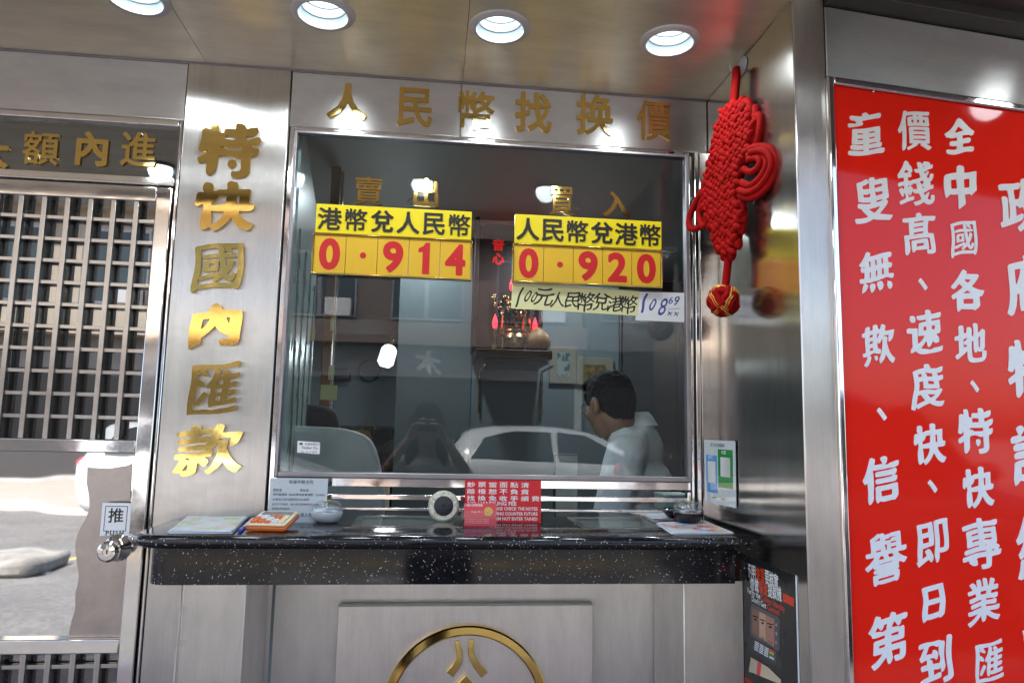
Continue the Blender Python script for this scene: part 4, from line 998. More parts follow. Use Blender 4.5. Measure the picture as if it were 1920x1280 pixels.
# loose cable clipped down the pier edge
cb = thing('wire_cable', 'thin pale cable clipped down the edge of the left pier under the counter', 'cable', (xp0, -.2, .6))
pts = [Vector((xp0-.004+.002*math.sin(i*1.9), -.204, 1.08-.11*i)) for i in range(10)]
b = MB(); b.tube([Vector(p) for p in [(q.x, q.y, q.z) for q in pts]], .0022, 8); b.build('cord', plain('pale cable', (.62, .56, .42, 1), .5), cb)
for y_ in (1142, 1204):
    z_ = at(343, y_, -.2).z; b = MB(); b.box(xp0-.008, xp0+.014, -.2085, -.2005, z_-.007, z_+.007); b.build('cable_clip', M['acrylic'], cb, bevel=.002)

# ================================================================== RED SIGNBOARD
su0, su1 = (flank(1578, 700)-FO).dot(fx), 1.75
sz1 = flank(1578, 163).z; uo = (flank(1566, 700)-FO).dot(fx)
sb = thing('red_signboard', 'tall glossy red signboard with white brush characters in a polished steel frame', 'signboard', on_flank(su0+.6, .3))
ft = .012
flank_box('sign_frame', uo, su0, .2, sz1+ft+.006, -.05, .010, M['chrome'], sb, .004)
flank_box('sign_frame', su0+.0005, su1, sz1, sz1+ft+.006, -.05, .0095, M['chrome'], sb, .004)
flank_box('sign_border', .003, .013, .2, zf0-.002, -.04, .004, M['grey_alu'], sb, .002)
flank_box('sign_border', .0135, su1, zf0-.012, zf0-.002, -.04, .004, M['chrome'], sb, .002)
flank_box('sign_sheet', su0+.0005, su1, .2, sz1-.0005, -.010, .0, M['red_board'], sb, .0)
cols = [
 [('童', 1623, 252, 86), ('叟', 1637, 377, 92), ('無', 1643, 511, 82), ('欺', 1647, 648, 82), ('、', 1653, 776, 24), ('信', 1652, 900, 92), ('譽', 1661, 1046, 104), ('第', 1666, 1200, 108)],
 [('價', 1714, 246, 78), ('錢', 1717, 344, 86), ('髙', 1724, 440, 82), ('、', 1730, 533, 22), ('速', 1733, 622, 84), ('度', 1738, 726, 88), ('快', 1743, 832, 78), ('、', 1748, 911, 24), ('即', 1748, 1016, 92), ('日', 1750, 1129, 74), ('到', 1755, 1236, 94)],
 [('全', 1799, 257, 70), ('中', 1801, 351, 82), ('國', 1807, 449, 74), ('各', 1814, 546, 80), ('地', 1819, 642, 74), ('、', 1827, 724, 22), ('特', 1829, 807, 86), ('快', 1834, 913, 78), ('專', 1840, 1018, 96), ('業', 1843, 1128, 92), ('匯', 1854, 1238, 82)],
 [('政', 1912, 384, 100), ('府', 1927, 535, 118), ('特', 1932, 690, 112), ('許', 1940, 850, 120), ('經', 1950, 1020, 130), ('營', 1956, 1190, 124)]]
for ci, col in enumerate(cols):
    for ch, px, py, hp in col:
        o = flank(px, py, .0004); hh = flank(px, py-hp/2).z-flank(px, py+hp/2).z
        Ls, sz = glyph(ch, 'kai'); w_ = hh*sz[0]/sz[1]
        char(ch, 'kai' if ch != '、' else 'heavy', 'sign_character', M['white_vinyl'], o, fx, (0, 0, 1), h=hh, w=w_*.90, depth=.0012, parent=sb)
for px, py in ((1636, 173), (1891, 198)):
    o = flank(px, py, .0); b = MB(); b.ball(o+fn*.002, .003); b.build('frame_screw', M['chrome'], sb)

# ================================================================== RED KNOT ON ITS HOOK
XK = .772
KO = Vector((.772, -.25, 0)); KU = Vector((-.062, .22, 0)).normalized(); KN = KU.cross(Vector((0, 0, 1))) * -1
if KN.x > 0: KN = -KN
KF = Matrix((-KN, KU, Vector((0, 0, 1)))).transposed()
def kc(cx, cyy, x=XK): return at_pl(1280+cx/2.37, 80+cyy/2.37, KO+KN*(XK-x), KN)
def KV(x, u, z): return KO+KN*(XK-x)+KU*u+Vector((0, 0, z))
hk = thing('adhesive_hook', 'white oval adhesive hook high on the right steel wall', 'hook', kc(245, 95, XR-.002))
h0 = at_x(1389, 127, XR-.003); b = MB(); b.ball((XR-.002, h0.y, h0.z), (.0045, .036, .027)); b.build('hook_plate', M['white_plastic'], hk)
b = MB(); b.tube([(XR-.004, h0.y, h0.z+.002), (XR-.018, h0.y, h0.z-.010), (XR-.030, h0.y, h0.z-.012), (XR-.034, h0.y, h0.z+.004)], [.005, .005, .0045, .003], 10); b.build('hook_arm', M['white_plastic'], hk)
kn = thing('hanging_knot', 'red velvet Chinese knot hanging from the white hook on the right steel wall', 'knot', kc(190, 620))
b = MB(); u0, u1 = kc(238, 122), kc(226, 292)
for dy in (-.006, .006): b.tube([u0+Vector((0, dy*.3, .004)), u0+Vector((0, dy, -.02)), u0.lerp(u1, .5)+Vector((.001, dy, 0)), u1+Vector((0, dy, 0))], .0095, 10)
b.build('hanging_cord', M['knot'], kn)
OUT = [(205, 290), (250, 272), (288, 268), (322, 320), (330, 400), (322, 460), (300, 490), (262, 600), (258, 690), (280, 750), (262, 850), (242, 930), (205, 948), (178, 935), (160, 890), (138, 830), (106, 715), (116, 640), (132, 560), (150, 480), (166, 410), (184, 345)]
PO = [kc(*p) for p in OUT]; poly = [((p-KO).dot(KU), p.z) for p in PO]
def inside(y, z):
    c = False
    for (y0, z0), (y1, z1) in zip(poly, poly[1:]+poly[:1]):
        if (z0 > z) != (z1 > z) and y < (y1-y0)*(z-z0)/(z1-z0)+y0: c = not c
    return c
b = MB(); cyk = sum(p[0] for p in poly)/len(poly); czk = sum(p[1] for p in poly)/len(poly)
b.prism([(y*.93+cyk*.07, z*.95+czk*.05) for y, z in poly], KV(XK-.006, 0, 0), KU, (0, 0, 1), -KN, .016)
sp_ = .0195
for i in range(-16, 17):
    for j in range(-16, 17):
        y = cyk+(i-j)*sp_*.62; z = czk+(i+j)*sp_*.50
        if not inside(y, z): continue
        ang = R(45 if (i+j) % 2 else -45)+random.uniform(-.15, .15)
        T = KF @ Matrix.Rotation(ang, 3, 'X'); b.ball(KV(XK-.012-random.uniform(0, .006), y+random.uniform(-.002, .002), z+random.uniform(-.002, .002)), (.0120, .0152*random.uniform(.88, 1.12), .0090*random.uniform(.92, 1.15)), T, 12, 8)
# the cords turning back along the rim
for k in range(len(poly)):
    a0, a1 = Vector((0, *poly[k])), Vector((0, *poly[(k+1) % len(poly)])); n_ = max(1, int((a1-a0).length/.026))
    for j in range(n_):
        q = a0.lerp(a1, (j+.5)/n_); T = KF @ Matrix.Rotation(math.atan2(q.z-czk, q.y-cyk), 3, 'X'); b.ball(KV(XK-.004, q.y, q.z), (.0125, .020, .0115), T, 12, 8)
b.build('woven_body', M['knot'], kn)
def loop(pts, r, x=XK-.012, name='side_loop'):
    b = MB(); b.tube([kc(*p, x) for p in spline(pts, 5)], r, 12); b.build(name, M['knot'], kn)
loop([(255, 680), (300, 690), (360, 660), (405, 595), (418, 530), (400, 480), (355, 462), (310, 470), (270, 490)], .0098, XK-.016)
loop([(262, 620), (300, 635), (345, 600), (372, 550), (370, 510), (335, 492), (290, 505)], .0092, XK-.018)
loop([(125, 625), (90, 655), (55, 715), (30, 780), (34, 825), (70, 822), (105, 780), (130, 740)], .0092, XK-.004)
loop([(118, 660), (88, 700), (72, 765), (90, 815), (115, 790), (135, 770)], .0088, XK-.010)
loop([(250, 655), (290, 665), (340, 640), (385, 580), (396, 530), (378, 490), (340, 478), (300, 490)], .0088, XK-.026)
loop([(270, 560), (300, 575), (330, 560), (345, 530), (330, 512), (290, 520)], .0088, XK-.022)
loop([(255, 330), (268, 285), (286, 264), (302, 290), (300, 345), (285, 390)], .0125, XK-.008)
loop([(285, 350), (305, 300), (326, 300), (330, 350), (318, 410)], .0125, XK-.002)
loop([(318, 470), (338, 420), (350, 345), (330, 325), (305, 350), (300, 400)], .011, XK-.004)
b = MB(); b.tube([kc(205, 940), kc(198, 1010), kc(190, 1085)], .0105, 12); b.build('lower_cord', M['knot'], kn)
bc = kc(182, 1146, XK-.03); br_ = (kc(182, 1080, XK-.03).z-kc(182, 1212, XK-.03).z)/2
b = MB(); b.ball(bc, br_*.86)
g = MB()
for k in range(6):
    ax = Vector((math.cos(k*1.047)*.8, math.sin(k*1.047)*.8, .62 if k % 2 else -.35)).normalized(); q = ax.orthogonal().normalized(); w_ = ax.cross(q)
    for off in (-.30, 0, .30):
        pts = []
        for t_ in np.linspace(0, 2*math.pi, 37)[:-1]:
            rr = br_*(.93+.06*math.sin(5*t_+k*1.3)); pts.append(bc+(q*math.cos(t_)+w_*math.sin(t_))*rr*math.sqrt(1-off*off)+ax*off*rr)
        if off == 0:
            for s_ in (-1, 1): g.tube([bc+(p-bc)*1.135+ax*br_*.07*s_ for p in pts], .0010, 5, closed=True)
        b.tube(pts, br_*.155, 8, closed=True)
b.build('ball_knot', M['knot'], kn); g.build('gold_thread', M['gold_thread'], kn)

# ================================================================== POSTERS
# payment sheet bridging the corner beside the window (its square codes are left out)
p0 = Vector((at(1321, 880, -.016).x, -.016, 0)); p1 = Vector((XR-.0035, at_x(1380, 890, XR-.0035).y, 0))
z1_ = at(1321, 824, -.016).z; z0_ = at(1322, 940, -.016).z; xd = (p1-p0).normalized(); w = (p1-p0).length; h = z1_-z0_
ps = thing('payment_sheet', 'white sheet with a blue and a green panel in the corner beside the window', 'poster', (p0.x, p0.y, z0_))
n_ = xd.cross(Vector((0, 0, 1))); o = Vector((p0.x, p0.y, z0_))
sheet('sheet', M['paper'], o, xd, (0, 0, 1), w, h, ps, .0008)
sheet('clear_sleeve', M['acrylic'], o+n_*.0011+Vector((0, 0, -.001)), xd, (0, 0, 1), w, h+.002, ps, .0006)
def pr_(x0, x1, y0, y1, m, d=.0014): sheet('print_panel', M[m], o+xd*(w*x0)+Vector((0, 0, h*y0))+n_*.0008, xd, (0, 0, 1), w*(x1-x0), h*(y1-y0), ps, d-.0012)
pr_(.07, .43, .17, .76, 'bl_panel'); pr_(.46, .92, .27, .86, 'gr_panel')
pr_(.12, .38, .32, .66, 'white_vinyl', .0015); pr_(.54, .84, .44, .74, 'white_vinyl', .0015)
line('電子支付請掃碼', 'print_line', M['ink_grey'], o+xd*(w*.22)+Vector((0, 0, h*.90)), xd, (0, 0, 1), .0105, ps, .004, depth=.0013)
line('支付', 'print_line', M['white_vinyl'], o+xd*(w*.14)+Vector((0, 0, h*.70)), xd, (0, 0, 1), .012, ps, .004, depth=.0018)
line('付款', 'print_line', M['white_vinyl'], o+xd*(w*.58)+Vector((0, 0, h*.79)), xd, (0, 0, 1), .012, ps, .004, depth=.0018)
for x_ in (.25, .55): sheet('print_panel', M['amber'], o+xd*(w*x_)+Vector((0, 0, h*.085))+n_*.0008, xd, (0, 0, 1), w*.12, h*.022, ps, .0003)
# dark poster low on the right wall
yA = -.203; pa = at_x(1384, 1036, XR-.0005); pb_ = at_x(1492, 1074, XR-.0005)
o = Vector((XR-.0006, yA, .70)); w = yA-pb_.y; zt = (at_x(1384, 1036, XR).z+pb_.z)/2; h = zt-.70; xd = Vector((0, -1, 0)); yd = Vector((0, 0, 1)); n_ = Vector((-1, 0, 0))
pk = thing('warning_poster', 'black warning poster with white and red lettering on the side wall right of the counter', 'poster', (XR, yA-w/2, .9))
sheet('poster_sheet', M['poster_black'], o, xd, yd, w, h, pk, .0012)
b = MB(); b.prism([(w, 0), (w+.006, 0), (w+.006, h-.004), (w, h)], o, xd, yd, n_, .0010); b.build('paper_backing', M['paper'], pk)
def pz(py, px=1440): return at_x(px, py, XR).z
def pt_(fx_, z_, d=.0014): return o+xd*(w*fx_)+Vector((0, 0, z_-.70))+n_*d
K_ = lambda cx, cyy: at_x(1360+cx/4.925, 1020+cyy/4.925, XR)
for txt, cx0, cx1, ry0, ry1, reds in (('不明來電要核實', 205, 495, 235, 345, (2, 3)), ('勿做騙徒提款機', 232, 525, 350, 462, (2, 3))):
    for k, ch in enumerate(txt):
        f_ = (k+.5)/7; cc = K_(cx0+(cx1-cx0)*f_, ry0+(ry1-ry0)*f_)
        char(ch, 'bold', 'poster_character', M['poster_red'] if k in reds else M['white_vinyl'], (XR-.0018, cc.y, cc.z), xd, yd, h=.033, w=abs(K_(cx0, ry0).y-K_(cx1, ry1).y)/7*.92, depth=.0002, parent=pk)
for parts, (cx, cyy) in (((('Verify the ', 'white_vinyl'), ('Callers Identity', 'poster_red')), (207, 440)), ((("Don't Get ", 'white_vinyl'), ('Conned', 'poster_red')), (250, 520))):
    p_ = K_(cx, cyy); y_ = p_.y
    for tx, m_ in parts:
        q = line(tx, 'poster_line', M[m_], (XR-.0006, y_, p_.z), xd, yd, .019, pk, .012, stretch=.98, depth=.0014)
        bpy.context.view_layer.update(); y_ -= max(v.co.x for v in q.data.vertices)*.019*.98+.005
for k in range(6):
    for (ca, cb_) in (((112, 158+13*k), (195, 186+13*k)), ((540, 455+13*k), (640, 488+13*k))):
        a, c = K_(*ca), K_(*cb_); y1 = min(a.y, yA-.001); y0 = max(c.y, yA-w+.001)
        b = MB(); b.box(XR-.0020, XR-.0017, y0, y1, a.z-.0015, a.z+.0015); b.build('poster_stripe', M['poster_red'], pk)
# picture of a phone with three strips of faces
def ppoly(name, pts, m, d, rel=0):
    L = [(lambda p: (-(p.y-yA), p.z-.70))(K_(*p)) for p in pts]
    b = MB(); b.prism(L, o+n_*d, xd, yd, n_, .0002); b.build(name, m, pk)
phone = plain('printed phone grey', (.09, .085, .095, 1), .35); tone = [skin('printed tone %d' % i, c) for i, c in enumerate(((.30, .16, .11), (.58, .34, .22), (.46, .22, .15)))]
ppoly('poster_picture', [(240, 560), (262, 548), (490, 665), (512, 700), (508, 990), (250, 850), (238, 820)], phone, .0015)
for k, (xa_, xb_) in enumerate(((255, 318), (322, 384), (388, 462))):
    f0, f1 = xa_, xb_; top = lambda x: 585+(x-255)*.50; bot = lambda x: 815+(x-255)*.62
    ppoly('poster_picture', [(f0, top(f0)), (f1, top(f1)), (f1, bot(f1)), (f0, bot(f0))], tone[k], .0018)
    mx_ = (f0+f1)/2; e = top(mx_)+70
    ppoly('poster_picture', [(f0+8, e-18), (f1-6, e-2), (f1-8, e+6), (f0+10, e-8)], M['hair'], .0021); ppoly('poster_picture', [(f0+18, e+14), (mx_, e+10), (f1-14, e+26), (mx_, e+34)], M['ink'], .0021)
    ppoly('poster_picture', [(f0+16, e+140), (f1-14, e+165), (f1-22, e+178), (f0+22, e+158)], M['wood'], .0021)
ppoly('poster_picture', [(232, 850), (500, 1000), (545, 1100), (520, 1165), (225, 985), (218, 930)], plain('printed phone black', (.03, .03, .033, 1), .3), .0015)
ppoly('poster_picture', [(275, 870), (480, 990), (475, 1095), (262, 960)], phone, .0018)
for r_ in range(5):
    for k in range(3):
        x_, y_ = 285+45*k-r_*2, 890+26*k+r_*17; ppoly('poster_picture', [(x_, y_), (x_+36, y_+20), (x_+35, y_+31), (x_-1, y_+11)], M['grey_alu'] if False else M['white_plastic'], .0021)
for k, m_ in enumerate(('poster_red', 'amber', 'gr_panel', 'white_plastic')):
    y_ = 962+22*k; ppoly('poster_picture', [(418, y_), (460, y_+22), (459, y_+38), (416, y_+16)], M[m_], .0021)
ppoly('poster_picture', [(245, 1040), (400, 1130), (525, 1250), (520, 1290), (225, 1170)], plain('printed banknote', (.62, .50, .34, 1), .5), .0018)
ppoly('poster_picture', [(310, 1080), (345, 1100), (330, 1215), (298, 1195)], M['card_red'], .0021)
line('如有懷疑，請致電', 'poster_line', M['poster_red'], (XR-.0006, K_(160, 1240).y, K_(160, 1240).z), xd, yd, .016, pk, .008, depth=.0014)
for k, tx in enumerate('AOE'): line(tx, 'poster_line', M['white_vinyl'], (XR-.0006, K_(474, 745+82*k).y, K_(474, 750+82*k).z), xd, yd, .009, pk, .004, depth=.0020)

# ================================================================== INSIDE THE SHOP
# etched side screen, door post, notes
xpn = at(601, 650, 1.25).x
xg0 = wl2+.002
gscreen = thing('etched_glass_screen', 'pale etched glass screen with bamboo drawing inside the left of the window', 'glass screen', (xg0, .6, .03))
b = MB(); dvec = (Vector((xpn-.03, 1.24, 0))-Vector((xg0, .05, 0))); L_ = dvec.length; dvec.normalize()
b.prism([(0, .03), (L_, .03), (L_, zc_in-.3), (0, zc_in-.3)], Vector((xg0, .05, 0)), dvec, (0, 0, 1), Vector((0, 0, 1)).cross(dvec), .008); b.build('glass_sheet', plain('etched pale glass', (.28, .36, .345, 1), .3, 0, .05), gscreen)
random.seed(11)
nn = dvec.cross(Vector((0, 0, 1)))
for k in range(4):
    s0 = .15+.27*k; b = MB(); base = Vector((xg0, .05, 0))+dvec*s0+nn*.001
    pts = [base+Vector((0, 0, .8+.15*i))+dvec*(.05*math.sin(i*.6+k)) for i in range(9)]; b.tube(pts, .004, 6)
    for i in range(1, 9):
        for s_ in (-1, 1, .6):
            c0_ = pts[i]; tip = c0_+dvec*(s_*random.uniform(.06, .12))+Vector((0, 0, random.uniform(-.16, -.03))); md = c0_.lerp(tip, .45); w_ = (tip-c0_).cross(nn).normalized()*.012
            b.add([c0_, md+w_, tip, md-w_, c0_+nn*.001, md+w_+nn*.001, tip+nn*.001, md-w_+nn*.001], [(0, 1, 2, 3), (7, 6, 5, 4), (0, 4, 5, 1), (1, 5, 6, 2), (2, 6, 7, 3), (3, 7, 4, 0)])
    b.build('etched_bamboo', plain('grey etching', (.10, .12, .12, 1), .5), gscreen)
a, c = at(604, 650, 1.26).x, at(622, 650, 1.26).x
b = MB(); b.box(a, c, 1.26, 1.34, .03, zc_in); tag(b.build('wooden_post', M['wood'], bevel=.004), 'brown wooden door post standing inside the left of the shop window', 'post')
b = MB(); b.tube([(c+.010, 1.27, .03), (c+.010, 1.27, zc_in-.02)], .006, 10); b.box(c+.002, c+.018, 1.262, 1.278, 1.5, 1.512); tag(b.build('steel_rod', M['chrome_bar']), 'thin steel rod running up beside the brown wooden post', 'rod')
for (x0, y0, x1, y1, Y_, lb) in ((574, 614, 591, 639, 1.0, 'small greenish note stuck on the etched glass screen'), (600, 722, 633, 749, 1.245, 'cream note lowest of the three pinned to the brown post'), (615, 686, 627, 712, 1.240, 'curled white note pinned halfway up the brown post'), (619, 594, 628, 621, 1.235, 'narrow buff note topmost on the brown post')):
    a, c = at(x0, y1, Y_), at(x1, y0, Y_); q = sheet('pinned_note', M['paper_cream'], (a.x, Y_, a.z), (1, 0, 0), (0, 0, 1), c.x-a.x, c.z-a.z, None, .001, .006); tag(q, lb, 'note', 'notes round the wooden post')
# wall lamp in the back room
lp = at(730, 655, 2.6); t = thing('wall_lamp', 'lit glass wall lamp glowing white in the dark back room', 'wall lamp', lp)
T = Matrix.Translation(lp) @ Matrix.Rotation(R(14), 4, 'Y')
b = MB(); b.lathe([(.030, -.115), (.052, -.09), (.050, 0), (.034, .022), (.018, .03)], T, 28); b.build('glass_shade', emit('lit lamp glass', (.85, .95, 1, 1), .55), t)
b = MB(); b.lathe([(.019, .028), (.022, .05), (.012, .07), (0, .072)], T, 20); b.tube([lp+Vector((.012, 0, .065)), lp+Vector((.02, .1, .12)), lp+Vector((.02, .79, .12))], .008, 8); b.build('lamp_arm', M['bronze'], t)
l = bpy.data.lights.new('lamp_light', 'POINT'); l.energy = .8; l.color = (.86, .95, 1); l.shadow_soft_size = .06; o_ = bpy.data.objects.new('lamp_light', l); C.objects.link(o_); o_.location = lp+Vector((0, -.12, -.05)); hang(o_, t)
a, c = at(640, 617, 3.35), at(746, 655, 3.35); b = MB(); b.box(a.x-.2, c.x+.1, 2.9, 3.38, c.z+.05, a.z+.02); tag(b.build('wall_cupboard', M['dark_cab'], bevel=.004), 'dark wall cupboard high in the back room behind the wall lamp', 'cupboard')
b = MB(); a, c = at(640, 797, 3.3), at(746, 805, 3.3); b.box(a.x-.2, c.x+.2, 3.2, 3.38, c.z, a.z)
for k in range(5): x_ = a.x+.12+k*.12; b.tube([(x_, 3.2, c.z+.02), (x_, 3.16, c.z+.01), (x_, 3.155, c.z-.05)], .006, 6)
tag(b.build('hook_rail', M['dark_cab']), 'dark rail of coat hooks across the back room wall', 'hook rail')
a, c = at(668, 806, 3.05), at(700, 872, 3.05); b = MB(); b.prism([(a.x, a.z), (c.x-.04, a.z), (c.x+.02, c.z), (a.x+.05, c.z)], (0, 3.05, 0), (1, 0, 0), (0, 0, 1), (0, 1, 0), .06); b.tube([(a.x+.03, 3.08, a.z), (a.x+.08, 3.14, a.z+.10), (a.x+.13, 3.08, a.z)], .006, 6); tag(b.build('hanging_bag', plain('brown bag cloth', (.16, .10, .03, 1), .8), bevel=.02), 'brown bag hanging from the hook rail in the back room', 'bag')
o = at(735, 850, 2.9); b = MB(); b.limb([(o.x, 2.9, o.z-.30), (o.x, 2.9, o.z-.02), (o.x+.01, 2.9, o.z+.05)], [.09, .10, .05]); tag(b.build('dark_jacket', M['top_black']), 'dark jacket hanging in the back room at the panel edge', 'jacket')
a, c = at(628, 690, 3.3), at(656, 712, 3.3); b = MB(); b.box(a.x, c.x, 3.3, 3.39, c.z, a.z); tag(b.build('wall_box', M['dark_cab'], bevel=.01), 'small dark box on the back room wall left of the wall lamp', 'box')
b = MB(); o = at(692, 694, 3.36); b.lathe([(.070, 0), (.085, 0), (.085, .01), (.070, .01), (.070, 0)], frame((o.x, 3.395, o.z), *FRONT), 32); tag(b.build('wall_ring', M['dark']), 'thin dark ring hung on the back room wall beside the wall lamp', 'ring')
# chairs and clutter at the left
def chair(px, py0, py1, halfw, Y_, mat, label, name='office_chair'):
    o = at(px, py0, Y_); zb_ = at(px, py1, Y_).z; t = thing(name, label, 'chair', (o.x, Y_, .03), 'chairs inside the shop'); W_ = halfw
    L = spline([(-W_, zb_), (-W_*1.02, zb_+(o.z-zb_)*.75), (-W_*.75, o.z-.005), (0, o.z), (W_*.62, o.z-.012), (W_*.95, o.z-.07), (W_*1.15, zb_)], 5)
    b = MB(); b.prism([(o.x+u, v) for u, v in L], (0, Y_, 0), (1, 0, 0), (0, 0, 1), (0, 1, 0), .07); b.build('backrest', mat, t, bevel=.018)
    b = MB(); b.box(o.x-W_, o.x+W_, Y_+.06, Y_+.50, .46, .55); b.build('seat', mat, t, bevel=.03)
    b = MB(); b.tube([(o.x, Y_+.28, .10), (o.x, Y_+.28, .46)], .03, 12); b.tube([(o.x, Y_+.035, zb_+.1), (o.x, Y_+.035, .5), (o.x, Y_+.12, .48)], .022, 10); b.build('column', M['black_gloss'], t)
    for k in range(5):
        a_ = k*1.2566; b = MB(); b.tube([(o.x, Y_+.28, .11), (o.x+.28*math.cos(a_), Y_+.28+.28*math.sin(a_), .07)], [.024, .016], 8); b.ball((o.x+.28*math.cos(a_), Y_+.28+.28*math.sin(a_), .06), .03, seg=12, rings=8); b.build('leg', M['black_gloss'], t)
chair(575, 799, 960, .235, .42, plain('cream grey chair vinyl', (.50, .52, .48, 1), .5), 'pale cream high backed chair just inside the window at the left')
chair(582, 758, 900, .12, .98, M['top_black'], 'black office chair behind the pale cream chair')
ra = at(652, 850, .9); bb = thing('phone_rack', 'cluttered dark desk rack with small boxes behind the pale chair', 'rack', (ra.x, .95, .03)); 
b = MB(); b.box(ra.x-.16, ra.x+.16, .9, 1.25, .72, .75); b.box(ra.x-.15, ra.x-.12, .92, 1.2, .03, .72); b.box(ra.x+.12, ra.x+.15, .92, 1.2, .03, .72); b.build('desk', M['dark_cab'], bb, bevel=.004)
b = MB()
for k in range(7): x_ = ra.x-.13+k*.043; b.box(x_, x_+.004, .93, 1.15, .75, 1.20+.03*math.sin(k*2.1))
b.box(ra.x-.14, ra.x+.14, .93, 1.15, .752, .765); b.build('divider', M['black_gloss'], bb)
for k, (m_, w_, h_) in enumerate((('amber', .05, .10), ('gr_panel', .03, .16), ('white_plastic', .07, .06), ('bld_orange', .05, .08), ('black_gloss', .05, .22), ('cream', .06, .05))):
    x_ = ra.x-.13+k*.048; z_ = 1.14+.02*(k % 3); b = MB(); b.box(x_, x_+w_*.8, .94+.02*k, 1.0+.02*k, z_-.2, z_+h_*.7); b.build('small_box', M[m_], bb, bevel=.003)
rem = at(664, 842, .86); b = MB(); T = Matrix.Translation(rem) @ Matrix.Rotation(R(-18), 4, 'Y'); b.box(-.022, .022, -.01, .01, -.11, .09, T=T); rm = b.build('keypad', M['black_gloss'], None, bevel=.005); tag(rm, 'black keypad with pale keys standing in front of the desk rack', 'keypad')
for r_ in range(5):
    for k in range(2): b = MB(); b.box(-.014+k*.017, -.004+k*.017, -.0125, -.0099, .05-.030*r_, .066-.030*r_, T=T); b.build('key', M['white_plastic'], rm)
# household shrine
YS = 1.95; a, c = at(893, 658, YS-.22), at(1036, 658, YS-.22); zs1 = at(965, 655, YS-.22).z; zs0 = at(965, 681, YS-.22).z
sh = thing('shrine_shelf', 'dark red wooden shrine shelf on brackets on the back wall', 'shelf', ((a.x+c.x)/2, YB, zs1))
b = MB(); b.box(a.x, c.x, YS-.22, YB-.014, zs1-.045, zs1); b.box(a.x+.02, c.x-.02, YS-.20, YB-.014, zs0, zs1-.046); b.build('shelf_board', M['wood_dark'], sh, bevel=.004)
b = MB(); sa, sc_ = at(888, 500, YS+.05).x, at(1016, 500, YS+.05).x; zt_ = at(950, 412, YS+.05).z; b.box(sa, sc_, YS+.12, YS+.14, zs1, zt_); b.box(sa, sa+.025, YS-.02, YS+.12, zs1, zt_); b.box(sc_-.025, sc_, YS-.02, YS+.12, zs1, zt_); b.box(sa, sc_, YS-.03, YS+.12, zt_, zt_+.03); b.build('shrine_case', M['wood_dark'], sh, bevel=.003)
for px in (899, 1015):
    x_ = at(px, 720, YB-.01).x; b = MB(); b.tube([(x_, YB-.022, zs0), (x_, YB-.022, zs0-.26)], .007, 8); b.tube([(x_, YB-.022, zs0-.005), (x_, YS-.16, zs0-.006)], .007, 8); b.build('bracket', M['bronze'], sh)
zq = at(936, 482, YS+.08).z
for ch, py in (('音', 458), ('心', 484)):
    o = at(935, py, YS+.10); char(ch, 'heavy', 'lit_character', M['neon_red'], (o.x, YS+.118, o.z), *FRONT, h=.068, w=.07, depth=.003, parent=sh)
def lampbulb(px, py, Y_, label, lit=True):
    o = at(px, py, Y_); t = thing('shrine_candle_lamp', label, 'candle lamp', (o.x, Y_, zs1), 'red candle lamps of the shrine')
    b = MB(); b.lathe([(.001, .055), (.008, .035), (.015, .010), (.014, -.012), (.009, -.024)], Matrix.Translation(o), 20); b.build('flame_bulb', M['lamp_red'], t)
    b = MB(); b.lathe([(0, o.z-.026), (.011, o.z-.026), (.011, o.z-.05), (.008, o.z-.06), (.009, zs1+.05), (.016, zs1+.03), (.022, zs1+.008), (.024, zs1+.001), (0, zs1+.001)], Matrix.Translation((o.x, Y_, 0)), 20); b.build('candle_stem', M['bronze'], t)
    l = bpy.data.lights.new('lamp_light', 'POINT'); l.energy = .04; l.color = (1, .05, .04); l.shadow_soft_size = .012; q = bpy.data.objects.new('lamp_light', l); C.objects.link(q); q.location = o+Vector((0, -.03, .03)); hang(q, t)
lampbulb(928, 607, YS-.12, 'red lit candle lamp at the left end of the shrine shelf')
lampbulb(1003, 613, YS-.02, 'red lit candle lamp half hidden by the yellow pomelo')
lampbulb(960, 537, YS+.02, 'red lit lamp highest in the shrine beside the rate board')
o = at(966, 650, YS-.10); b = MB(); T = Matrix.Translation((o.x, YS-.10, zs1)); b.lathe([(0, .001), (.035, .001), (.04, .012), (.035, .02), (.062, .045), (.068, .075), (.055, .10), (.05, .105), (.062, .112), (.060, .118), (.048, .118), (.045, .10), (0, .09)], T, 32)
b.tube([T @ Vector((.06, 0, .08)), T @ Vector((.085, 0, .10)), T @ Vector((.08, 0, .125))], .008, 8); b.tube([T @ Vector((-.06, 0, .08)), T @ Vector((-.085, 0, .10)), T @ Vector((-.08, 0, .125))], .008, 8); tag(b.build('incense_pot', M['bronze']), 'brass two handled incense pot in the middle of the shrine shelf', 'incense pot')
for px, lb in ((943, 'gilt flower vase left of the incense pot on the shrine shelf'), (985, 'gilt flower vase right of the incense pot on the shrine shelf')):
    o = at(px, 640, YS-.04); T = Matrix.Translation((o.x, YS-.04, zs1)); t = thing('gilt_vase', lb, 'vase', (o.x, YS-.04, zs1), 'gilt vases of the shrine')
    b = MB(); b.lathe([(0, .001), (.03, .001), (.026, .02), (.030, .06), (.032, .12), (.024, .20), (.034, .235), (.030, .236), (.02, .2), (0, .19)], T, 26); b.build('vase_body', M['bronze'], t)
    b = MB()
    for k in range(16): b.ball((o.x+random.gauss(0, .028), YS-.04+random.gauss(0, .02), zs1+.27+random.gauss(0, .035)), random.uniform(.012, .02), seg=8, rings=6)
    b.build('gilt_flowers', M['bronze'], t)
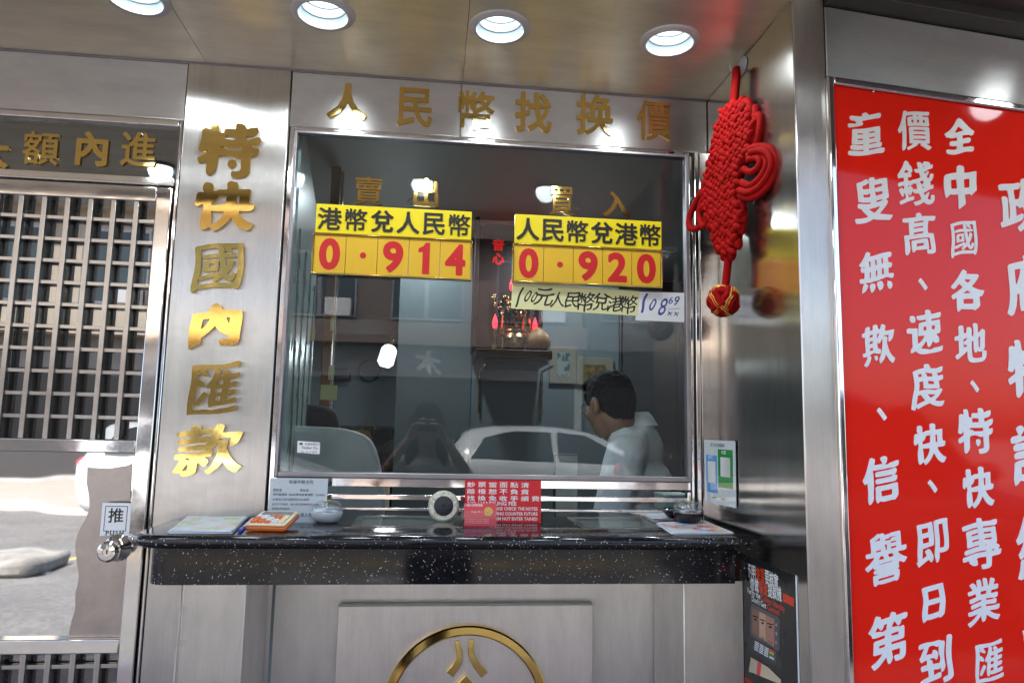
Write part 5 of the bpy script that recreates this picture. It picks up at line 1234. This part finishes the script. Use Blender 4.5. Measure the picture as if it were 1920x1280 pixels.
o = at(972, 600, YS); b = MB(); b.ball((o.x, YS+.05, zs1+.17), (.055, .045, .05)); b.ball((o.x, YS+.05, zs1+.25), (.032, .032, .038)); b.ball((o.x, YS+.05, zs1+.10), (.075, .05, .05)); b.box(o.x-.09, o.x+.09, YS+.01, YS+.10, zs1, zs1+.06); b.ball((o.x, YS+.05, zs1+.30), (.02, .02, .03)); tag(b.build('shrine_figure', M['bronze']), 'small seated brass figure at the back of the shrine shelf', 'figurine')
o = at(1009, 633, YS-.12); b = MB(); b.lathe([(0, .001), (.045, .006), (.068, .035), (.070, .065), (.052, .100), (.026, .124), (.010, .134), (0, .135)], Matrix.Translation((o.x, YS-.12, zs1)), 32); tag(b.build('pomelo', M['pomelo']), 'yellow pomelo resting on the right of the shrine shelf', 'fruit')
# pictures on the back wall
def picture(TL, BR, label, inner, print_mat, d):
    Y_ = YB-.014-d; a, c = at(*TL, Y_), at(*BR, Y_); t = thing('wall_picture', label, 'picture', ((a.x+c.x)/2, Y_, c.z), 'pictures on the back wall')
    b = MB(); b.box(a.x, c.x, Y_, YB-.0125 if a.x < at(1021, 800, YB).x else YB-.0015, c.z, a.z); b.build('mount', plain('buff card mount', (.22, .21, .17, 1), .7), t, bevel=.002)
    a, c = at(*inner[0], Y_), at(*inner[1], Y_); b = MB(); b.box(a.x, c.x, Y_-.002, Y_+.001, c.z, a.z); b.build('print', print_mat, t)
def blot(name, base, ink, sc_):
    t = NT(name); v = t.coords((1, 1, 1)); t.l(t.ramp(t.noise(v, sc_, 4, .6), [(.47, base), (.56, ink)]), t.p.inputs['Base Color']); return t.m
picture((1031, 649), (1081, 720), 'buff mounted picture with a blue green print beside the shrine shelf', [(1045, 661), (1068, 706)], blot('blue green print', (.24, .28, .27, 1), (.02, .09, .11, 1), 22), .004)
picture((1082, 669), (1150, 722), 'buff mounted picture with an amber print half hidden by the man', [(1094, 683), (1136, 710)], blot('amber print', (.22, .15, .05, 1), (.10, .07, .03, 1), 30), .010)
# dark cabinet and boxes at the right
xr0 = at(1161, 650, 2.95).x; b = MB(); b.box(xr0, 2.3, 2.95, 3.42, .03, 2.3); dc = b.build('tall_cabinet', M['dark_cab'], bevel=.004); tag(dc, 'tall dark cabinet filling the right of the room behind the man', 'cabinet')
for k in range(2): b = MB(); b.box(xr0+.02+.42*k, xr0+.41+.42*k, 2.935, 2.9495, .1, 2.25); b.build('cabinet_door', M['dark_cab'], dc, bevel=.003)
o = at(1265, 880, .35); gb = MB(); gb.box(o.x-.05, o.x+.045, .30, .42, 1.16, 1.215); q = gb.build('plastic_basket', plain('pale green plastic', (.30, .42, .36, 1), .5), bevel=.004); tag(q, 'pale green plastic basket at the right edge inside the window', 'basket')
a, c = at(1040, 850, 1.0), at(1085, 892, 1.0); b = MB(); b.box(a.x, c.x, 1.0, 1.04, c.z-.3, a.z); mon = b.build('monitor', M['dark_cab'], bevel=.004); tag(mon, 'grey computer screen seen from behind left of the man', 'screen')
b = MB(); b.box(a.x+.006, c.x-.006, .992, .9995, c.z-.29, a.z-.006); b.build('screen_back', plain('grey screen back', (.30, .33, .32, 1), .4), mon)

# ================================================================== PEOPLE
def head_shapes(b, T, female=False):
    S = lambda p: T @ Vector(p); Rm = T.to_3x3()
    b.ball(S((0, -.012, .030)), (.077, .096, .086), Rm, 24, 16); b.ball(S((0, .028, -.030)), (.064, .070, .088), Rm, 24, 16)
    b.ball(S((0, .052, -.095)), (.036, .036, .030), Rm); b.ball(S((0, .03, -.075)), (.056, .055, .045), Rm)
    b.limb([S((0, .092, .012)), S((0, .110, -.018)), S((0, .114, -.030))], [.009, .012, .015], 10)
    for s_ in (-1, 1):
        b.ball(S((s_*.030, .084, .022)), (.024, .012, .010), Rm); b.ball(S((s_*.038, .070, -.028)), (.024, .026, .022), Rm)
        b.ball(S((s_*.079, -.006, -.012)), (.010, .022, .034), Rm); b.ball(S((s_*.086, -.014, -.004)), (.006, .018, .024), Rm)
        b.ball(S((s_*.010, .098, -.032)), (.009, .010, .008), Rm)
    b.ball(S((0, .090, -.060)), (.024, .012, .007), Rm); b.ball(S((0, .088, -.072)), (.020, .012, .008), Rm)
def eyes(T, parent):
    for s_ in (-1, 1):
        b = MB(); b.ball(T @ Vector((s_*.031, .083, .004)), .0115, seg=14, rings=10); e = b.build('eye', plain('eye white', (.7, .68, .66, 1), .2), parent)
        b = MB(); b.ball(T @ Vector((s_*.031, .0925, .004)), .0045, seg=12, rings=8); b.build('iris', M['hair'], e)
def hand(b, wrist, fwd, palm_n, side, curl, size=1.0, thumb_in=.9):
    """palm, four bent fingers and a thumb; side=+1 puts the thumb towards +across"""
    f = Vector(fwd).normalized(); n = Vector(palm_n); n = (n-f*n.dot(f)).normalized(); ac = f.cross(n).normalized()*side; w = Vector(wrist)
    for k in range(4):
        o_ = ac*(.027-.018*k)*size; b.limb([w+o_*.55, w+f*.045*size+o_*.9, w+f*.088*size+o_], [.0135*size, .0125*size, .0105*size], 10)
    for k, L in enumerate((.072, .080, .075, .060)):
        o_ = ac*(.027-.018*k)*size; p = w+f*.088*size+o_; a = 0; pts = [p]; d = f
        for j, seg_ in enumerate((.45, .32, .23)):
            a += curl[k]*(.8, 1.0, .7)[j]; d = f*math.cos(a)+n*math.sin(a); p = p+d*L*seg_*size; pts.append(p)
        b.limb(pts, [.0088*size, .0082*size, .0074*size, .0062*size], 10)
    p0_ = w+f*.018*size+ac*.026*size; d1 = (f*.65+ac*.75+n*.35).normalized(); p1_ = p0_+d1*.040*size; d2 = (f*.9+ac*.15+n*thumb_in).normalized(); p2_ = p1_+d2*.032*size; p3_ = p2_+(d2+n*.2).normalized()*.026*size
    b.limb([p0_, p1_, p2_, p3_], [.015*size, .0115*size, .0095*size, .0075*size], 10)
# ---- the man behind the window
hc = at(1141, 757, .74); hf = Vector((-.46, .89, 0)).normalized()
rx_ = Vector((hf.y, -hf.x, 0)); fwdv = (hf*math.cos(R(14))-Vector((0, 0, 1))*math.sin(R(14))).normalized(); upv = rx_.cross(fwdv)
TH = Matrix(((rx_.x, fwdv.x, upv.x, hc.x), (rx_.y, fwdv.y, upv.y, hc.y), (rx_.z, fwdv.z, upv.z, hc.z), (0, 0, 0, 1)))
man = thing('person', 'man in a white polo shirt and glasses turned away behind the window glass', 'person', (hc.x, hc.y, .03))
nb = at(1183, 808, .80); bf = Vector((-.88, .47, 0)).normalized(); br = Vector((bf.y, -bf.x, 0)); Z = Vector((0, 0, 1))
BT = lambda r_, f_, z_: Vector((nb.x, nb.y, 0))+br*r_+bf*f_+Z*(nb.z+z_)
b = MB(); head_shapes(b, TH)
b.limb([TH @ Vector((0, -.025, -.06)), BT(0, .01, .0), BT(0, -.01, -.08)], [.060, .062, .085], 18)
def torso(b, e=0.0):
    Tm = Matrix((br, bf, Z)).transposed()
    for z_, rr, ff, fo in ((-.06, .140, .085, -.02), (-.10, .150, .085, -.02), (-.20, .200, .125, -.015), (-.32, .200, .130, .0), (-.45, .185, .125, .015), (-.57, .168, .115, .005)): b.ball(BT(0, fo, z_), (rr+e, ff+e, .10+e), Tm, 24, 14)
torso(b)
for s_ in (-1, 1):
    sh_ = BT(s_*.185, -.02, -.10); el = BT(s_*.23, .04, -.38); wr = BT(s_*.16, .27, -.42)
    b.limb([BT(s_*.10, -.02, -.07), sh_, el, wr], [.062, .060, .042, .030], 14); hand(b, wr, bf*.9-br*s_*.2-Z*.1, -Z, -s_, (.35, .4, .45, .5))
    hp = BT(s_*.09, .0, -.66); knn = BT(s_*.10, .03, -1.02); ft = Vector((*(BT(s_*.10, -.01, 0).xy), .11))
    b.limb([hp, knn, ft], [.092, .060, .042], 14); b.limb([ft+Z*-.03, ft+bf*.16-Z*.055], [.04, .035], 10)
remeshed(b, 'body', M['skin'], man, .006, 5)
eyes(TH, man)
b = MB(); torso(b, .014)
b.limb([BT(-.12, -.015, -.055), BT(0, -.03, -.035), BT(.12, -.015, -.055)], [.075, .078, .075], 16)
for s_ in (-1, 1):
    sh_ = BT(s_*.185, -.02, -.10); el = BT(s_*.23, .04, -.38); b.limb([BT(s_*.09, -.015, -.06), sh_, sh_.lerp(el, .72)], [.078, .080, .066], 16)
shirt = remeshed(b, 'polo_shirt', M['shirt'], man, .009, 5)
tx_ = bpy.data.textures.new('folds', 'CLOUDS'); tx_.noise_scale = .11
dm = shirt.modifiers.new('folds', 'DISPLACE'); dm.texture = tx_; dm.strength = .026; dm.mid_level = .5; dm.texture_coords = 'GLOBAL'
b = MB(); Tc = Matrix.Translation(BT(0, .0, .035)) @ Matrix((br, bf, Z)).transposed().to_4x4() @ Matrix.Rotation(R(-6), 4, 'X')
b.lathe([(.072, .035), (.086, .018), (.105, -.022), (.098, -.024), (.078, .008), (.066, .030), (.072, .035)], Tc, 40); b.build('collar', M['shirt'], shirt)
a = at(1214, 812, .66); b = MB()
o = BT(.06, -.145, -.10); q = frame(o, br*.9+Z*.2, Z); b.box(-.014, .014, -.006, .006, 0, .004, T=q); b.build('back_tab', plain('red tab', (.35, .03, .04, 1), .7), shirt)
b = MB()
for z_, rr, ff in ((-.62, .180, .130), (-.70, .178, .130)): b.ball(BT(0, 0, z_), (rr, ff, .09), Matrix((br, bf, Z)).transposed(), 24, 12)
for s_ in (-1, 1): b.limb([BT(s_*.09, 0, -.66), BT(s_*.10, .03, -1.02), Vector((*(BT(s_*.10, -.01, 0).xy), .13))], [.105, .078, .062], 14)
remeshed(b, 'trousers', M['top_black'], man, .010, 4)
def hair_cap(name, T, parent, mat, vox, extra=None):
    b = MB(); S = lambda p: T @ Vector(p); Rm = T.to_3x3()
    b.ball(S((0, -.016, .040)), (.085, .102, .088), Rm, 26, 18); b.ball(S((0, -.050, .004)), (.080, .070, .070), Rm, 22, 14); b.ball(S((0, -.064, -.040)), (.064, .042, .045), Rm)
    b.ball(S((0, .050, .088)), (.060, .048, .036), Rm)
    for s_ in (-1, 1): b.ball(S((s_*.068, .022, .030)), (.016, .030, .034), Rm)
    if extra: extra(b, S, Rm)
    q = remeshed(b, name, mat, parent, vox, 3)
    tx = bpy.data.textures.new('tufts', 'CLOUDS'); tx.noise_scale = .018; tx.noise_depth = 3
    d = q.modifiers.new('tufts', 'DISPLACE'); d.texture = tx; d.strength = .016; d.mid_level = .45; d.texture_coords = 'GLOBAL'
    return q
hair_cap('hair', TH, man, M['hair'], .005)
gb = MB(); S = lambda p: TH @ Vector(p)
for s_ in (-1, 1):
    gb.tube([S((s_*.084, -.020, .002)), S((s_*.082, .03, .012)), S((s_*.064, .098, .010))], .0014, 6)
    gb.tube([S((s_*.034+.026*math.cos(t_), .106-.008*abs(math.cos(t_)), .002+.018*math.sin(t_))) for t_ in np.linspace(0, 2*math.pi, 25)[:-1]], .0013, 6, closed=True)
gb.tube([S((-.009, .107, .006)), S((.009, .107, .006))], .0013, 6); gb.build('glasses', M['chrome_bar'], man)
# ---- the photographer on the pavement, seen only as a reflection
pc = Vector((-.02, -2.20, 1.43)); TP = Matrix(((-1, 0, 0, pc.x), (0, 1, 0, pc.y), (0, 0, 1, pc.z), (0, 0, 0, 1)))
TP = Matrix.Translation(pc)
ph = thing('person', 'woman with long dark hair on the pavement raising a camera to her face', 'person', (pc.x, pc.y, 0))
b = MB(); head_shapes(b, TP); b.limb([pc+Vector((0, -.025, -.07)), pc+Vector((0, -.05, -.22))], [.05, .058], 16)
sz_ = 1.43-.24
def tors(b, e=0):
    for z_, rr, ff in ((1.15, .150, .085), (1.05, .155, .105), (.95, .135, .095), (.85, .145, .10), (.76, .165, .115)): b.ball((pc.x, pc.y-.05, z_), (rr+e, ff+e, .10+e), None, 22, 12)
tors(b)
for s_ in (-1, 1):
    S0 = Vector((pc.x+s_*.165, pc.y-.05, sz_)); E0 = Vector((pc.x+s_*.27, pc.y+.10, 1.10)); W0 = Vector((pc.x+s_*.105, pc.y+.155, 1.345))
    b.limb([Vector((pc.x+s_*.08, pc.y-.05, sz_+.02)), S0, E0, W0], [.055, .050, .036, .026], 14)
    hand(b, W0, (-s_*.45, .10, .85), (-s_*.6, .5, -.2), -s_ if False else s_, (.5, .6, .65, .7), .92, .3)
    b.limb([(pc.x+s_*.085, pc.y-.05, .74), (pc.x+s_*.09, pc.y-.03, .42), (pc.x+s_*.09, pc.y-.06, .09)], [.085, .055, .038], 14); b.limb([(pc.x+s_*.09, pc.y-.06, .06), (pc.x+s_*.10, pc.y+.09, .035)], [.035, .03], 10)
remeshed(b, 'body', M['skin_fair'], ph, .006, 4); eyes(TP, ph)
b = MB(); tors(b, .012)
for s_ in (-1, 1): b.limb([(pc.x+s_*.06, pc.y-.05, 1.20), (pc.x+s_*.165, pc.y-.05, 1.185), (pc.x+s_*.20, pc.y+.0, 1.15)], [.066, .062, .055], 14)
remeshed(b, 'top', M['top_grey'], ph, .008, 4)
b = MB(); b.ball((pc.x, pc.y-.05, .76), (.18, .13, .10), None, 22, 12)
for s_ in (-1, 1): b.limb([(pc.x+s_*.085, pc.y-.05, .72), (pc.x+s_*.09, pc.y-.03, .42), (pc.x+s_*.09, pc.y-.06, .11)], [.10, .075, .06], 14)
remeshed(b, 'trousers', M['top_black'], ph, .009, 3)
def long_hair(b, S, Rm):
    for s_ in (-1, 1): b.limb([S((s_*.07, -.02, .02)), S((s_*.085, -.02, -.10)), S((s_*.10, -.01, -.24))], [.035, .034, .026], 12)
    b.limb([S((0, -.07, 0)), S((0, -.08, -.14)), S((0, -.085, -.28))], [.07, .075, .06], 14)
hair_cap('hair', TP, ph, M['hair'], .006, long_hair)
cm = thing('compact_camera', 'small black camera held up in front of the photographer\'s face', 'camera', (pc.x, pc.y+.16, 1.40))
b = MB(); b.box(pc.x-.055, pc.x+.055, pc.y+.125, pc.y+.158, 1.39, 1.455); b.build('camera_body', M['black_matt'], cm, bevel=.006)
b = MB(); b.lathe([(.026, 0), (.026, .012), (.022, .014), (.022, .024), (.018, .024), (.016, .018), (0, .018)], frame((pc.x+.01, pc.y+.158, 1.42), *((Vector((-1, 0, 0))), Vector((0, 0, 1)))), 32); b.build('lens', M['black_gloss'], cm)

# ================================================================== STREET BEYOND (seen in the steel and glass)
def car(label, x_rear, y_near, direction, paint, Ht=1.58, tall=1.0, long=1.0, name='parked_car'):
    """side profile lofted; direction +1: nose towards +X"""
    L_ = 4.3; W_ = .88; t = thing(name, label, 'car', (x_rear+direction*L_/2, y_near-W_, -.13), 'cars parked across the road')
    zb0 = -.13
    st_ = [(0, .62, .98, .99, .60), (.06, .36, 1.02, 1.12, .66), (.25, .30, 1.05, 1.46, .66), (.55, .28, 1.05, 1.55, .66), (1.1, .27, 1.04, Ht, .67), (1.7, .27, 1.02, Ht, .67), (2.3, .27, 1.0, 1.52, .66), (2.75, .27, .98, 1.30, .66), (3.15, .27, .97, 1.00, .70), (3.6, .28, .90, .93, .68), (4.0, .30, .78, .82, .60), (4.22, .36, .66, .70, .50), (4.3, .42, .58, .62, .42)]
    b = MB(); rings = []
    for x, zs, zb_, zr, wr_ in st_:
        wn_ = W_*(1-.10*max(0, (x-3.6)/.7)**2-.08*max(0, (.25-x)/.25)); wr_ = min(wr_, wn_-.04)
        half = [(wn_*.86, zs), (wn_*.98, zs+.10), (wn_, (zs+zb_)/2), (wn_*.985, zb_-.03), (wn_*.955, zb_), (wr_*.6+wn_*.4-.06, zb_+(zr-zb_)*.5), (wr_, zr-.04*(zr-zb_ > .1)), (wr_*.75, zr+.012), (0, zr+.02)]
        rings.append([(x, w_, z) for w_, z in half]+[(x, -w_, z) for w_, z in half[-2::-1]])
    n = len(rings[0]); X = lambda p: (x_rear+direction*p[0]*long, y_near-W_+p[1], p[2]*tall+zb0)
    vs = [X(v) for r_ in rings for v in r_]; fs = []
    for i in range(len(rings)-1):
        for j in range(n-1): fs.append((i*n+j, i*n+j+1, (i+1)*n+j+1, (i+1)*n+j))
        fs.append((i*n+n-1, i*n, (i+1)*n, (i+1)*n+n-1))
    fs += [tuple(range(n)), tuple((len(rings)-1)*n+j for j in range(n))]
    b.add(vs, fs); body = b.build('body', paint, t, sharp=40)
    sd = body.modifiers.new('soft', 'SUBSURF'); sd.levels = 1; sd.render_levels = 1
    for s_ in (1, -1):
        for pts in ([(.42, 1.10), (.62, 1.40), (1.05, 1.50), (1.62, 1.50), (1.66, 1.08)], [(1.74, 1.08), (1.72, 1.50), (2.15, 1.46), (2.75, 1.14), (2.85, 1.06)]):
            vv = []
            for off in (0, .012):
                for x, z in pts: f_ = (z-1.0)/.56; vv.append(X((x, s_*(W_*.955-(W_*.955-.66)*f_+.004+off), z)))
            k = len(pts); b = MB(); b.add(vv, [tuple(range(k)), tuple(range(2*k-1, k-1, -1))]+[(i, (i+1) % k, k+(i+1) % k, k+i) for i in range(k)]); b.build('side_window', M['car_glass'], t)
        for x in (1.45, 2.35): b = MB(); q = [X((x, s_*(W_+.005), .88)), X((x+.09, s_*(W_+.03), .885)), X((x+.20, s_*(W_+.005), .885))]; b.tube(q, .014, 8); b.build('door_handle', M['rim'], t)
        b = MB(); b.ball(X((4.02, s_*.66, .70)), (.20, .12, .07)); b.build('headlight', M['pane'], t)
        b = MB(); b.ball(X((.10, s_*.70, .98)), (.10, .10, .09)); b.build('tail_light', M['digit_red'], t)
        b = MB(); b.ball(X((2.75, s_*(W_+.10), 1.10)), (.07, .09, .07)); b.build('wing_mirror', paint, t)
        for x in (.82, 3.42):
            T = Matrix.Translation(X((x, s_*(W_-.10), .33))) @ Matrix.Rotation(R(90)*(-s_), 4, 'X')
            b = MB(); b.lathe([(.19, -.10), (.31, -.10), (.33, -.07), (.33, .07), (.31, .105), (.21, .105)], T, 32); wh = b.build('wheel', M['tyre'], t)
            b = MB(); b.lathe([(.21, .10), (.20, .06), (.05, .085), (0, .09)], T, 32)
            for k in range(5): T2 = T @ Matrix.Rotation(k*1.2566, 4, 'Z'); b.box(.04, .20, -.025, .025, .07, .11, T=T2)
            b.build('rim', M['rim'], wh)
    for (x0, z0, w0, x1, z1, w1) in ((2.50, 1.47, .60, 3.05, 1.04, .70), (.10, 1.12, .62, .30, 1.45, .60)):
        b = MB(); A = [X((x0+(.03 if x0 > 1 else -.03), w0, z0+.012)), X((x0+(.03 if x0 > 1 else -.03), -w0, z0+.012)), X((x1+(.03 if x0 > 1 else -.03), -w1, z1+.012)), X((x1+(.03 if x0 > 1 else -.03), w1, z1+.012))]
        b.add(A+[tuple(Vector(v)-Vector((0, 0, .01))) for v in A], [(0, 1, 2, 3), (7, 6, 5, 4)]+[(i, 4+i, 4+(i+1) % 4, (i+1) % 4) for i in range(4)]); b.build('windscreen', M['car_glass'], t)
    return t
car('white hatchback parked across the road behind the photographer', .18, -8.6, 1, M['car_white'])
car('small white car parked across the road to the left of the white hatchback', -4.85, -8.4, 1, M['car_white'], 1.5, 1.0, .84)
car('dark car parked at the near kerb to the right of the photographer', 1.7, -3.0, 1, M['car_dark'], 1.62, 1.2)
def building(label, x0, x1, y, hgt, wall, base, nfl, ncol, shopsign=None):
    t = thing('street_building', label, 'building', ((x0+x1)/2, y-4, 0), 'buildings across the road')
    g0 = 3.4; b = MB(); b.box(x0, x1, y-8, y, g0, hgt); w_ = b.build('wall', wall, t)
    b = MB(); b.box(x0, x1, y-8, y-.02, 0, g0-.002); b.build('ground_floor', base, t)
    fh = (hgt-g0)/nfl; cw = (x1-x0)/ncol
    for f_ in range(nfl):
        b = MB(); b.box(x0, x1, y+.002, y+.55, g0+f_*fh-.002, g0+f_*fh+.12); b.box(x0, x1, y+.50, y+.55, g0+f_*fh+.12, g0+f_*fh+.55); b.build('balcony', wall, t)
        for c_ in range(ncol):
            cx = x0+cw*(c_+.5); zc_ = g0+fh*(f_+.55); b = MB(); ww, wh_ = cw*.34, fh*.30
            b.box(cx-ww, cx+ww, y+.001, y+.05, zc_-wh_, zc_+wh_); fr_ = b.build('window', M['grey_alu'], t)
            b = MB()
            for k in (-1, 1): b.box(cx+k*ww*.5-ww*.44, cx+k*ww*.5+ww*.44, y+.04, y+.056, zc_-wh_*.93, zc_+wh_*.93)
            b.build('pane', M['pane'], fr_)
            if (f_+c_) % 2 == 0: b = MB(); b.box(cx+ww*.2, cx+ww*.9, y+.06, y+.42, zc_-wh_-.02, zc_-wh_+.42); b.build('air_conditioner', M['white_plastic'], t, bevel=.02)
    b = MB(); b.box(x0+.2, x1-.2, y-.018, y+.01, .15, 2.6); b.build('shop_opening', M['shop_dark'], t)
    return t
building('cream building with balconies facing the shop from across the road at the left', -13.5, -4.3, -16, 9.6, M['bld_cream'], M['bld_grey'], 2, 4)
building('terracotta rendered building facing the shop from directly across the road', -4.2, 3.8, -16, 8.8, M['bld_orange'], M['bld_grey'], 2, 3)
building('dark grey tiled building facing the shop from across the road at the right', 3.9, 13, -16, 9.8, M['bld_pink'], M['shop_dark'], 2, 4)
o = at(805, 655, 15.85); bs = thing('shop_sign', 'grey shop sign with a pale character over the entrance across the road', 'sign', (o.x-.2, -15.9, 2.7))
b = MB(); b.box(o.x-2.6, o.x+1.4, -15.98, -15.9, 2.62, 3.36); b.build('sign_board', M['bld_grey'], bs, bevel=.01)
char('木', 'kai', 'sign_character', M['white_vinyl'], (o.x, -15.899, 3.0), (-1, 0, 0), (0, 0, 1), h=.62, depth=.01, parent=bs)
